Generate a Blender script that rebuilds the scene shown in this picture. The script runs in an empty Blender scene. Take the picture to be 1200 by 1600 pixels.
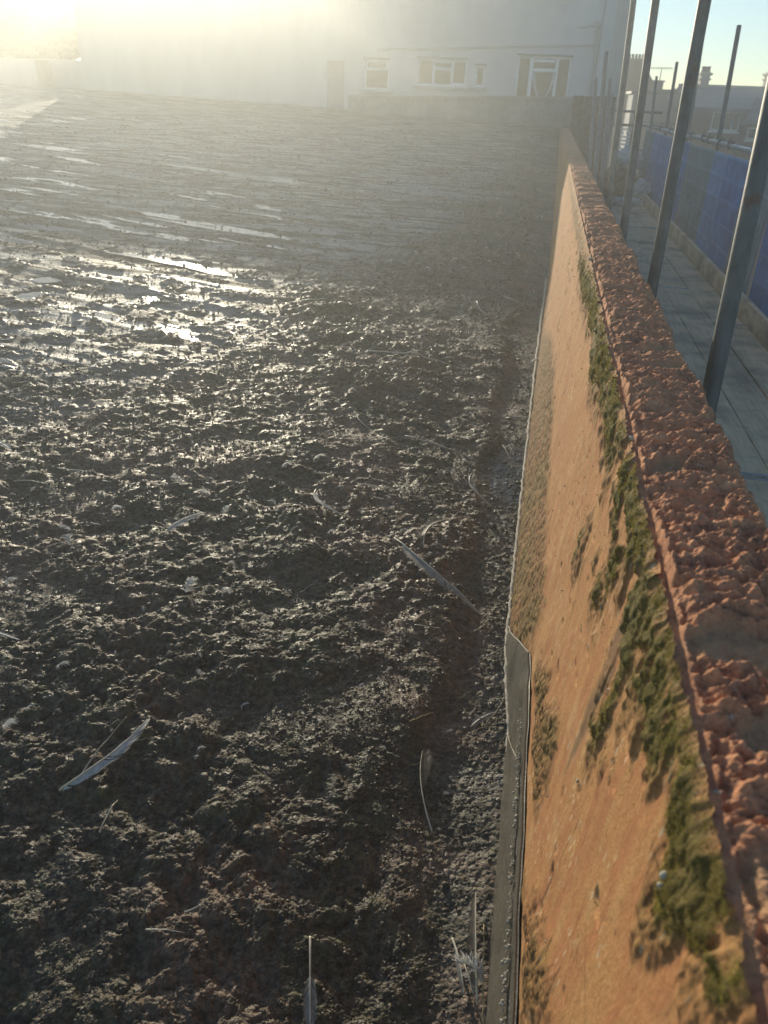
import bpy, math, random
import numpy as np
from mathutils import Matrix, Vector
random.seed(7); RNG = np.random.default_rng(7)
S = bpy.context.scene
COL = S.collection

# ------------------------------------------------------------------ camera, sky, sun, exposure
FPX = 1197.0                                   # focal length in pixels of the 1200 x 1600 photograph
def _d(px, py):
    v = np.array([px-600., -(py-800.), -FPX]); return v/np.linalg.norm(v)
_up = -_d(512, 3000)
_fy = _d(868, 160); _fy = _fy-_up*_fy.dot(_up); _fy /= np.linalg.norm(_fy)
_rx = np.cross(_fy, _up)
RW = np.array([_rx, _fy, _up])                 # camera space -> world (Y runs along the parapet)
def ray(px, py): return RW @ np.array([px-600., -(py-800.), -FPX])
def on_y(px, py, Y): r = ray(px, py); return r*Y/r[1]
def on_x(px, py, X): r = ray(px, py); return r*X/r[0]
def on_z(px, py, Z): r = ray(px, py); return r*Z/r[2]

cd = bpy.data.cameras.new('camera'); cam = bpy.data.objects.new('camera', cd); COL.objects.link(cam)
M4 = Matrix.Identity(4)
for i in range(3):
    for j in range(3): M4[i][j] = RW[i][j]
cam.matrix_world = M4
cd.sensor_fit = 'VERTICAL'; cd.sensor_height = 36; cd.lens = FPX/1600*36
cd.clip_start = 0.02; cd.clip_end = 2000
cd.dof.use_dof = True; cd.dof.focus_distance = 2.4; cd.dof.aperture_fstop = 7.0
S.camera = cam
S.render.resolution_x, S.render.resolution_y = 768, 1024

SUN_EL, SUN_AZ = 10.5, -24.5                   # azimuth from +Y towards +X
w = bpy.data.worlds.new("World"); S.world = w; w.use_nodes = True
nt = w.node_tree; bg = nt.nodes['Background']
sky = nt.nodes.new('ShaderNodeTexSky'); sky.sky_type = 'NISHITA'; sky.sun_disc = False
sky.sun_elevation = math.radians(SUN_EL); sky.sun_rotation = math.radians(SUN_AZ)
sky.air_density = 0.9; sky.dust_density = 0.05; sky.ozone_density = 3.0
tint = nt.nodes.new('ShaderNodeMix'); tint.data_type = 'RGBA'; tint.blend_type = 'MULTIPLY'; tint.inputs[0].default_value = 1; tint.inputs[7].default_value = (1, .965, .92, 1)
nt.links.new(sky.outputs[0], tint.inputs[6]); nt.links.new(tint.outputs[2], bg.inputs[0]); bg.inputs[1].default_value = 0.125
sd = bpy.data.lights.new('sun', 'SUN'); sd.energy = 5.0; sd.angle = math.radians(0.5); sd.color = (1.0, 0.885, 0.66)
sun = bpy.data.objects.new('sun', sd); COL.objects.link(sun)
az, el = math.radians(SUN_AZ), math.radians(SUN_EL)
SD = Vector((math.sin(az)*math.cos(el), math.cos(az)*math.cos(el), math.sin(el)))
sun.rotation_euler = SD.to_track_quat('Z', 'Y').to_euler()
S.view_settings.view_transform = 'Standard'; S.view_settings.look = 'None'
S.view_settings.gamma = 1.0; S.view_settings.exposure = 0.62
HAZE_DENSITY, HAZE_G = 0.0148, 0.62

# ------------------------------------------------------------------ noise
def _h(ix, iy, seed):
    n = (ix.astype(np.int64)*374761393 + iy.astype(np.int64)*668265263 + seed*1442695041) & 0xffffffff
    n = ((n ^ (n >> 13))*1274126177) & 0xffffffff
    n = ((n ^ (n >> 15))*2246822519) & 0xffffffff
    return ((n ^ (n >> 16)) & 0xffff).astype(np.float64)/65535.0*2*np.pi
def pn(x, y, seed=0):
    x = np.asarray(x, float); y = np.asarray(y, float)
    ix = np.floor(x); iy = np.floor(y); fx = x-ix; fy = y-iy
    ux = fx*fx*fx*(fx*(fx*6-15)+10); uy = fy*fy*fy*(fy*(fy*6-15)+10)
    def g(a, b):
        t = _h(ix+a, iy+b, seed); return np.cos(t)*(fx-a)+np.sin(t)*(fy-b)
    return ((g(0, 0)*(1-ux)+g(1, 0)*ux)*(1-uy)+(g(0, 1)*(1-ux)+g(1, 1)*ux)*uy)*1.5
def fbm(x, y, octv=4, seed=0, gain=0.5):
    s = 0; a = 1.0
    for k in range(octv):
        s = s+a*pn(x*2**k+k*17.3, y*2**k+k*9.1, seed+k); a *= gain
    return s
def worley(x, y, seed=0):
    """rounded crumbs: one dome of its own size per cell"""
    x = np.asarray(x, float); y = np.asarray(y, float); ix = np.floor(x); iy = np.floor(y); out = np.zeros(np.broadcast(x, y).shape)
    for a in (-1, 0, 1):
        for b in (-1, 0, 1):
            h1 = _h(ix+a, iy+b, seed)/6.2832; h2 = _h(ix+a, iy+b, seed+911)/6.2832; h3 = _h(ix+a, iy+b, seed+1733)/6.2832
            dx = ix+a+h1-x; dy = iy+b+h2-y; rr_ = .25+.6*h3; e = 1+.5*(h1-h2)
            out = np.maximum(out, np.sqrt(np.clip(rr_*rr_-dx*dx*e-dy*dy/e, 0, None)))
    return out
def ss(a, b, x):
    t = np.clip((x-a)/(b-a), 0, 1); return t*t*(3-2*t)

# ------------------------------------------------------------------ object helpers
def link_mesh(name, V, F, mats, parent=None, smooth=False, midx=None, attrs=None):
    V = np.asarray(V, np.float32); me = bpy.data.meshes.new(name)
    if isinstance(F, np.ndarray):
        n, k = F.shape
        me.vertices.add(len(V)); me.vertices.foreach_set('co', V.ravel())
        me.loops.add(n*k); me.loops.foreach_set('vertex_index', F.astype(np.int32).ravel())
        me.polygons.add(n); me.polygons.foreach_set('loop_start', np.arange(0, n*k, k, dtype=np.int32))
        me.polygons.foreach_set('loop_total', np.full(n, k, np.int32))
        me.update(calc_edges=True)
    else:
        me.from_pydata(V.tolist(), [], F); me.update()
    if not isinstance(mats, (list, tuple)): mats = [mats]
    for m in mats: me.materials.append(m)
    if midx is not None: me.polygons.foreach_set('material_index', np.asarray(midx, np.int32))
    me.polygons.foreach_set('use_smooth', np.full(len(me.polygons), smooth))
    for k, a in (attrs or {}).items():
        at = me.attributes.new(k, 'FLOAT', 'POINT'); at.data.foreach_set('value', np.asarray(a, np.float32))
    o = bpy.data.objects.new(name, me); COL.objects.link(o)
    if parent is not None:
        o.parent = parent; o.matrix_parent_inverse = parent.matrix_basis.inverted()
    return o
def tag(o, label=None, cat=None, group=None, kind=None):
    for k, v in (('label', label), ('category', cat), ('group', group), ('kind', kind)):
        if v: o[k] = v
    return o
def empty(name, loc, label, cat, group=None):
    o = bpy.data.objects.new(name, None); o.location = [float(c) for c in loc]; o.empty_display_size = 0.1
    COL.objects.link(o); return tag(o, label, cat, group)
def grid_faces(nu, nv):
    i = np.arange(nu-1)[:, None]*nv+np.arange(nv-1)[None, :]
    return np.stack([i, i+nv, i+nv+1, i+1], -1).reshape(-1, 4)
class MB:
    """collects boxes, prisms and tubes into one mesh"""
    def __init__(s): s.v = []; s.f = []; s.m = []
    def add(s, V, F, m=0):
        b = len(s.v); s.v += [tuple(float(c) for c in p) for p in V]; s.f += [[b+i for i in f] for f in F]; s.m += [m]*len(F)
    def box(s, a, b, m=0):
        (x0, y0, z0), (x1, y1, z1) = a, b
        s.add([(x0,y0,z0),(x1,y0,z0),(x1,y1,z0),(x0,y1,z0),(x0,y0,z1),(x1,y0,z1),(x1,y1,z1),(x0,y1,z1)],
              [(0,3,2,1),(4,5,6,7),(0,1,5,4),(1,2,6,5),(2,3,7,6),(3,0,4,7)], m)
    def obox(s, p, q, w, h, m=0, up=(0,0,1)):
        p = np.array(p, float); q = np.array(q, float); d = q-p; d /= np.linalg.norm(d)
        sd_ = np.cross(d, up); sd_ /= np.linalg.norm(sd_); u = np.cross(sd_, d)
        V = [c+a*sd_*w/2+b*u*h/2 for c in (p, q) for a, b in ((-1,-1),(1,-1),(1,1),(-1,1))]
        s.add(V, [(3,2,1,0),(4,5,6,7),(0,1,5,4),(1,2,6,5),(2,3,7,6),(3,0,4,7)], m)
    def tube(s, pts, rad, n=8, m=0, cap=True):
        pts = [np.array(p, float) for p in pts]
        if not hasattr(rad, '__len__'): rad = [rad]*len(pts)
        d0 = pts[-1]-pts[0]; ref = np.array([0,0,1.]) if abs(d0[2]) < .8*np.linalg.norm(d0) else np.array([1.,0,0])
        V = []; F = []
        for i, p in enumerate(pts):
            d = pts[min(i+1, len(pts)-1)]-pts[max(i-1, 0)]; d /= np.linalg.norm(d)+1e-12
            a = np.cross(d, ref); a /= np.linalg.norm(a)+1e-12; b = np.cross(a, d)
            for k in range(n):
                t = 2*math.pi*k/n; V.append(p+rad[i]*(math.cos(t)*a+math.sin(t)*b))
        for i in range(len(pts)-1):
            for k in range(n): F.append((i*n+k, i*n+(k+1) % n, (i+1)*n+(k+1) % n, (i+1)*n+k))
        if cap: F.append(tuple(range(n))[::-1]); F.append(tuple((len(pts)-1)*n+k for k in range(n)))
        s.add(V, F, m)
    def build(s, name, mats, parent=None, smooth=False):
        return link_mesh(name, np.array(s.v), s.f, mats, parent, smooth, s.m)

# ------------------------------------------------------------------ materials
def mat(name, col=(.5,.5,.5), rough=.7, spec=.5, metal=0., build=None):
    m = bpy.data.materials.new(name); m.use_nodes = True; t = m.node_tree; b = t.nodes['Principled BSDF']
    b.inputs['Base Color'].default_value = (*col, 1); b.inputs['Roughness'].default_value = rough
    b.inputs['Metallic'].default_value = metal; b.inputs['Specular IOR Level'].default_value = spec
    if build: build(t, b)
    return m
class NG:
    def __init__(s, t):
        s.t = t; s.co = t.nodes.new('ShaderNodeTexCoord').outputs['Object']
    def n(s, typ, **k):
        x = s.t.nodes.new(typ)
        for a, v in k.items(): setattr(x, a, v)
        return x
    def l(s, a, b): s.t.links.new(a, b)
    def mapped(s, scale):
        m = s.n('ShaderNodeMapping'); m.inputs['Scale'].default_value = scale; s.l(s.co, m.inputs[0]); return m.outputs[0]
    def noise(s, scale, detail=4, rough=.55, vec=None, dist=0):
        x = s.n('ShaderNodeTexNoise'); x.inputs['Scale'].default_value = scale; x.inputs['Detail'].default_value = detail
        x.inputs['Roughness'].default_value = rough; x.inputs['Distortion'].default_value = dist
        s.l(vec or s.co, x.inputs['Vector']); return x.outputs['Fac']
    def vor(s, scale, vec=None, feat='F1'):
        x = s.n('ShaderNodeTexVoronoi', feature=feat); x.inputs['Scale'].default_value = scale
        s.l(vec or s.co, x.inputs['Vector']); return x
    def ramp(s, fac, stops):
        r = s.n('ShaderNodeValToRGB'); e = r.color_ramp.elements
        while len(e) < len(stops): e.new(.5)
        for k, (p, c) in zip(e, stops):
            k.position = p; k.color = (*c, 1) if hasattr(c, '__len__') else (c, c, c, 1)
        s.l(fac, r.inputs[0]); return r.outputs[0]
    def mix(s, fac, a, b, mode='MIX'):
        x = s.n('ShaderNodeMix', data_type='RGBA', blend_type=mode)
        for sock, v in ((x.inputs[0], fac), (x.inputs[6], a), (x.inputs[7], b)):
            if hasattr(v, 'is_linked') or hasattr(v, 'links'): s.l(v, sock)
            elif hasattr(v, '__len__'): sock.default_value = (*v, 1)
            else: sock.default_value = v
        return x.outputs[2]
    def math(s, op, a, b=0., c=0.):
        x = s.n('ShaderNodeMath', operation=op)
        for i, v in enumerate((a, b, c)):
            if hasattr(v, 'links'): s.l(v, x.inputs[i])
            else: x.inputs[i].default_value = v
        return x.outputs[0]
    def attr(s, name):
        x = s.n('ShaderNodeAttribute'); x.attribute_name = name; return x.outputs['Fac']
    def bump(s, h, strength, dist, b, prev=None):
        x = s.n('ShaderNodeBump'); x.inputs['Strength'].default_value = strength; x.inputs['Distance'].default_value = dist
        s.l(h, x.inputs['Height'])
        if prev: s.l(prev, x.inputs['Normal'])
        if b is not None: s.l(x.outputs[0], b.inputs['Normal'])
        return x.outputs[0]

def f_muck(t, b):
    g = NG(t)
    big = g.noise(2.3, 5); fine = g.noise(60, 5, .65); mid = g.noise(14, 4)
    c = g.ramp(fine, [(.3, (.008,.005,.003)), (.48, (.036,.025,.014)), (.7, (.185,.132,.075))])
    c2 = g.ramp(fine, [(.3, (.007,.006,.003)), (.7, (.115,.105,.048))])
    c = g.mix(g.ramp(mid, [(.48, 0), (.62, 1)]), c, c2)
    c3 = g.ramp(fine, [(.3, (.045,.026,.016)), (.7, (.24,.145,.090))])
    c = g.mix(g.ramp(big, [(.50, 0), (.60, .9)]), c, c3)
    wet = g.attr('wet'); film = g.attr('film')
    mp = g.n('ShaderNodeMapping'); mp.inputs['Rotation'].default_value = (0, 0, math.radians(14.8)); mp.inputs['Scale'].default_value = (.9, 8, 1); g.l(g.co, mp.inputs[0])
    ln_ = g.ramp(g.noise(1.3, 5, .6, mp.outputs[0]), [(.42, 0), (.58, 1)])
    c = g.mix(film, c, g.mix(ln_, g.mix(g.noise(25, 4), (.035,.032,.027), (.08,.073,.06)), g.mix(g.noise(25, 4), (.13,.125,.115), (.30,.29,.265))))
    c = g.mix(wet, c, (.022,.021,.018))
    g.l(c, b.inputs['Base Color'])
    r = g.ramp(g.noise(38, 4), [(.35, .42), (.65, .85)])
    r = g.mix(film, r, g.mix(ln_, (.72,.72,.72), (.46,.46,.46)))
    r = g.mix(wet, r, (.22,.22,.22))
    g.l(r, b.inputs['Roughness'])
    dry = g.math('SUBTRACT', 1.0, g.math('MULTIPLY', wet, .88))
    h1 = g.math('MULTIPLY', g.noise(170, 4, .6), dry); h2 = g.math('MULTIPLY', g.noise(55, 3, .6), dry)
    n1 = g.bump(h2, .8, .008, None); g.bump(h1, .75, .0035, b, n1)
    g.l(g.mix(film, (.40,.40,.40), (.26,.26,.26)), b.inputs['Specular IOR Level'])
M_MUCK = mat('muck', build=f_muck)
def f_clod(t, b):
    g = NG(t); f = g.noise(90, 4)
    g.l(g.ramp(f, [(.3, (.02,.015,.010)), (.7, (.14,.105,.068))]), b.inputs['Base Color'])
    g.l(g.ramp(g.noise(50, 2), [(.35, .45), (.65, .8)]), b.inputs['Roughness'])
    g.bump(g.noise(220, 4), .8, .004, b)
M_CLOD = mat('clods', build=f_clod)
def f_render(t, b):
    g = NG(t); st = g.mapped((3, 1, 1)); 
    sand = g.vor(420).outputs['Color']; fine = g.noise(330, 3, .7)
    c = g.ramp(fine, [(.25, (.19,.090,.035)), (.5, (.45,.225,.085)), (.78, (.70,.42,.19))])
    streak = g.noise(5, 5, .6, g.mapped((1, 5.5, .8)))
    c = g.mix(g.ramp(streak, [(.42, 0), (.62, .75)]), c, g.mix(fine, (.30,.12,.05), (.50,.20,.09)))
    blot = g.noise(6, 5, .6)
    c = g.mix(g.ramp(blot, [(.56, 0), (.7, .45)]), c, (.60,.40,.20))
    fleck = g.vor(46, g.mapped((1, 2.4, .55)))
    fl = g.ramp(fleck.outputs['Distance'], [(.0, 1), (.17, 1), (.25, 0)])
    sel = g.ramp(g.noise(8, 2), [(.47, 0), (.56, .8)])
    c = g.mix(g.math('MULTIPLY', fl, sel), c, (.62,.52,.36))
    pit = g.vor(60, g.mapped((1, 2.2, .5))); pf = g.ramp(pit.outputs['Distance'], [(.08, 1), (.16, 0)])
    c = g.mix(g.math('MULTIPLY', pf, g.ramp(g.noise(11, 2), [(.56, 0), (.62, .8)])), c, (.07,.035,.018))
    ck = g.vor(2.6, g.mapped((1, .8, 1.3)), 'DISTANCE_TO_EDGE'); wn = g.math('ADD', ck.outputs['Distance'], g.math('MULTIPLY', g.noise(14, 4), .05))
    c = g.mix(g.math('MULTIPLY', g.ramp(wn, [(.024, 1), (.030, 0)]), g.ramp(g.noise(2.1, 2), [(.50, 0), (.58, .75)])), c, (.12,.055,.025))
    drip = g.noise(7, 4, .6, g.mapped((1, 4.5, .35))); c = g.mix(g.ramp(drip, [(.58, 0), (.72, .55)]), c, (.22,.13,.06))
    st_ = g.attr('stain'); c = g.mix(st_, c, g.mix(fine, (.085,.052,.030), (.20,.13,.075)))
    dirt = g.attr('dirt'); c = g.mix(dirt, c, g.mix(g.ramp(g.noise(95, 5, .65), [(.36, 0), (.66, 1)]), (.028,.016,.006), g.mix(g.ramp(g.noise(7, 3), [(.4, 0), (.6, 1)]), (.42,.20,.075), (.30,.20,.06))))
    ms = g.attr('moss'); c = g.mix(ms, c, g.mix(g.noise(130, 3), (.045,.032,.010), (.19,.150,.038)))
    g.l(c, b.inputs['Base Color']); b.inputs['Roughness'].default_value = .88; b.inputs['Specular IOR Level'].default_value = .25
    n1 = g.bump(g.noise(480, 2, .7), .5, .0010, None); g.bump(g.noise(110, 4, .7), .4, .0016, b, n1)
M_RENDER = mat('sandy_render', build=f_render)
def f_coping(t, b):
    g = NG(t); fine = g.noise(260, 4, .7); mid = g.noise(26, 5, .65, g.mapped((.5, 1.3, 1)))
    c = g.ramp(mid, [(.3, (.13,.048,.026)), (.45, (.40,.150,.068)), (.6, (.58,.245,.110)), (.78, (.74,.49,.28))])
    c = g.mix(g.ramp(fine, [(.3, .0), (.7, .55)]), c, (.70,.40,.25))
    c = g.mix(g.ramp(fine, [(.25, .7), (.42, 0)]), c, (.10,.045,.03))
    ms = g.attr('mortar'); c = g.mix(ms, c, g.mix(fine, (.34,.19,.10), (.62,.37,.20)))
    spot = g.ramp(g.noise(9, 2), [(.68, 0), (.72, .6)]); c = g.mix(spot, c, (.60,.24,.12))
    lich = g.ramp(g.noise(70, 3, .6), [(.70, 0), (.74, .8)]); c = g.mix(lich, c, (.45,.42,.36))
    g.l(c, b.inputs['Base Color']); b.inputs['Roughness'].default_value = .9; b.inputs['Specular IOR Level'].default_value = .25
    n1 = g.bump(g.noise(380, 4, .7), .8, .0022, None); g.bump(g.noise(90, 4, .6), .6, .004, b, n1)
M_COPING = mat('eroded_brick', build=f_coping)
def f_felt(t, b):
    g = NG(t); f = g.noise(160, 4)
    g.l(g.ramp(f, [(.3, (.05,.042,.030)), (.7, (.17,.145,.11))]), b.inputs['Base Color'])
    g.l(g.ramp(g.noise(12, 3), [(.35, .35), (.65, .65)]), b.inputs['Roughness']); g.bump(f, .4, .002, b)
M_FELT = mat('grey_felt', build=f_felt)
def f_moss(t, b):
    g = NG(t); f = g.noise(38, 4); q = g.noise(9, 2)
    c = g.ramp(f, [(.3, (.07,.055,.012)), (.5, (.30,.25,.040)), (.7, (.64,.55,.12))])
    c2 = g.ramp(f, [(.3, (.12,.075,.028)), (.7, (.40,.27,.10))])
    g.l(g.mix(g.ramp(q, [(.42, 0), (.6, .9)]), c, c2), b.inputs['Base Color']); b.inputs['Roughness'].default_value = .8
    b.inputs['Specular IOR Level'].default_value = .2
    tr = g.n('ShaderNodeBsdfTranslucent'); tr.inputs[0].default_value = (.24, .20, .05, 1); mx = g.n('ShaderNodeMixShader'); mx.inputs[0].default_value = .35
    g.l(b.outputs[0], mx.inputs[1]); g.l(tr.outputs[0], mx.inputs[2]); g.l(mx.outputs[0], t.nodes['Material Output'].inputs[0])
    g.bump(g.noise(300, 3), .8, .003, b)
M_MOSS = mat('moss', build=f_moss)
def f_vane(dark):
    def f(t, b):
        g = NG(t)
        c = g.ramp(g.noise(45, 3), [(.35, tuple(.7*x for x in dark)), (.65, dark)])
        g.l(c, b.inputs['Base Color']); b.inputs['Roughness'].default_value = .6
        tr = g.n('ShaderNodeBsdfTranslucent'); g.l(c, tr.inputs[0]); mx = g.n('ShaderNodeMixShader'); mx.inputs[0].default_value = .45
        g.l(b.outputs[0], mx.inputs[1]); g.l(tr.outputs[0], mx.inputs[2])
        g.l(mx.outputs[0], t.nodes['Material Output'].inputs[0])
    return f
M_VW = mat('white_vane', build=f_vane((.82,.79,.72))); M_VG = mat('grey_vane', build=f_vane((.40,.39,.36))); M_VB = mat('brown_vane', build=f_vane((.20,.17,.13)))
M_QUILL = mat('quill', (.55,.48,.36), .4, build=lambda t, b: NG(t).l(NG(t).ramp(NG(t).noise(30, 2), [(.3, (.36,.30,.20)), (.7, (.62,.56,.44))]), b.inputs['Base Color']))
def simple(name, c1, c2, sc=20, rough=.7, bump=0., metal=0., scale=(1,1,1), spec=.4, bd=.004):
    def f(t, b):
        g = NG(t); n_ = g.noise(sc, 5, .6, g.mapped(scale)); g.l(g.ramp(n_, [(.3, c1), (.7, c2)]), b.inputs['Base Color'])
        if bump: g.bump(n_, bump, bd, b)
    return mat(name, (0,0,0), rough, spec, metal, f)
M_STICK = simple('dry_stick', (.10,.075,.045), (.30,.23,.14), 60, .7, .4)
M_STRAW = simple('straw', (.26,.18,.08), (.50,.37,.18), 60, .6)
M_TWIG = simple('dark_twig', (.05,.035,.022), (.13,.09,.055), 60, .7)
M_STEEL = simple('galvanised_steel', (.09,.095,.09), (.17,.175,.165), 25, .62, .2, .25, (1,1,.4))
def f_steel(t, b):
    g = NG(t); c = g.ramp(g.noise(25, 5, .6, g.mapped((1, 1, .4))), [(.3, (.08,.085,.08)), (.7, (.17,.175,.165))])
    c = g.mix(g.ramp(g.noise(9, 5, .7), [(.60, 0), (.70, .8)]), c, (.16,.075,.035)); c = g.mix(g.ramp(g.noise(34, 3, .7), [(.70, 0), (.73, .9)]), c, (.42,.40,.36))
    g.l(c, b.inputs['Base Color']); g.bump(g.noise(60, 4), .25, .003, b)
M_STEEL = mat('weathered_steel', (0,0,0), .62, .4, .25, f_steel)
M_RAIL = simple('bright_steel', (.30,.32,.32), (.52,.54,.54), 30, .35, .2, .7)
def f_board(t, b):
    g = NG(t); gr = g.noise(9, 6, .65, g.mapped((9, .45, 1)), .6)
    c = g.ramp(gr, [(.3, (.62,.43,.26)), (.5, (.84,.62,.38)), (.72, (.90,.73,.50))])
    c = g.mix(g.ramp(g.noise(3.2, 5), [(.45, 0), (.68, .6)]), c, (.17,.135,.098))
    kn = g.ramp(g.noise(5, 4, .6, g.mapped((1.6, 1, 1))), [(.70, 0), (.76, .8)]); c = g.mix(kn, c, (.10,.06,.035))
    mud = g.ramp(g.noise(7, 5, .7, g.mapped((1, 2.6, 1))), [(.62, 0), (.72, .7)]); c = g.mix(mud, c, (.13,.10,.075))
    g.l(c, b.inputs['Base Color']); b.inputs['Roughness'].default_value = .78; g.bump(gr, .35, .003, b)
M_BOARD = mat('scaffold_timber', build=f_board)
M_BLUE = simple('blue_plastic', (.020,.145,.38), (.05,.27,.60), 6, .45, spec=.5)
M_BLUE2 = simple('faded_blue_plastic', (.06,.20,.40), (.12,.34,.62), 5, .45)
M_BLUE3 = simple('deep_blue_plastic', (.015,.10,.32), (.04,.20,.52), 5, .45)
M_GREYP = simple('grey_plastic', (.11,.20,.25), (.20,.31,.36), 6, .5, spec=.5)
M_BAND = simple('steel_band', (.25,.25,.25), (.45,.45,.45), 30, .4, metal=.6)
def f_paint(c1, c2):
    def f(t, b):
        g = NG(t); g.l(g.mix(g.ramp(g.noise(.9, 6, .6, g.mapped((1.6, 1, .5))), [(.4, 0), (.75, 1)]), c1, c2), b.inputs['Base Color']); g.bump(g.noise(14, 5), .3, .01, b)
    return f
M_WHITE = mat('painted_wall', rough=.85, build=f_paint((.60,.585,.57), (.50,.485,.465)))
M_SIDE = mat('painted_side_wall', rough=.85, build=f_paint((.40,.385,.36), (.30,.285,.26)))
M_FRAME = simple('white_plastic', (.72,.72,.70), (.84,.84,.82), 4, .4)
M_DARK = simple('dark_trim', (.05,.05,.05), (.10,.10,.095), 8, .6)
def f_glass(t, b):
    g = NG(t); g.l(g.ramp(g.noise(1.6, 3), [(.4, (.015,.015,.015)), (.7, (.06,.06,.057))]), b.inputs['Base Color']); b.inputs['Roughness'].default_value = .12
M_GLASS = mat('window_glass', build=f_glass)
M_CURT = simple('net_curtain', (.42,.41,.38), (.58,.57,.53), 7, .9)
M_CONC = simple('weathered_wall', (.17,.165,.15), (.30,.29,.27), 2.2, .9, .5, bd=.03)
M_BRICKD = simple('dark_brick', (.045,.028,.022), (.095,.055,.043), 5, .9, .4, bd=.02)
def f_brick(t, b):
    g = NG(t); br = g.n('ShaderNodeTexBrick'); sp = g.n('ShaderNodeSeparateXYZ'); g.l(g.co, sp.inputs[0])
    cb = g.n('ShaderNodeCombineXYZ'); g.l(sp.outputs[0], cb.inputs[0]); g.l(sp.outputs[2], cb.inputs[1]); g.l(cb.outputs[0], br.inputs['Vector'])
    br.inputs['Scale'].default_value = 4.3; br.inputs['Mortar Size'].default_value = .02
    br.inputs['Color1'].default_value = (.10,.040,.030,1); br.inputs['Color2'].default_value = (.07,.030,.025,1); br.inputs['Mortar'].default_value = (.12,.09,.075,1)
    g.l(br.outputs[0], b.inputs['Base Color']); b.inputs['Roughness'].default_value = .9
M_BRICK = mat('house_brick', build=f_brick)
def f_slate(t, b):
    g = NG(t); wv = g.n('ShaderNodeTexWave', bands_direction='Z'); wv.inputs['Scale'].default_value = 2.2; wv.inputs['Distortion'].default_value = .6; g.l(g.co, wv.inputs[0])
    c = g.ramp(g.noise(3, 5), [(.3, (.075,.085,.095)), (.7, (.15,.165,.18))]); g.l(c, b.inputs['Base Color']); g.bump(wv.outputs[1], .4, .02, b)
    b.inputs['Roughness'].default_value = .6
M_SLATE = mat('slate_roof', build=f_slate)
M_CHIM = simple('chimney_render', (.22,.20,.18), (.36,.33,.30), 3, .9)
M_POT = simple('chimney_pot', (.12,.07,.05), (.22,.13,.10), 5, .8)
M_BARK = simple('pine_bark', (.05,.035,.028), (.11,.08,.06), 8, .9)
M_LEAF = simple('pine_needles', (.012,.018,.008), (.03,.04,.016), 2, .8)
M_HEDGE = simple('hedge_leaves', (.015,.02,.009), (.035,.045,.018), 1.5, .8)
M_BAG = simple('rubble_bag', (.45,.45,.44), (.68,.68,.66), 9, .6, .5, bd=.02)
M_RUB = simple('rubble', (.06,.05,.042), (.16,.13,.11), 14, .9, .6, bd=.02)
M_LEDGE = simple('masonry_core', (.20,.12,.08), (.30,.19,.13), 8, .9)
M_STREET = simple('street_ground', (.05,.05,.048), (.09,.088,.082), .6, .9)

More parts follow.
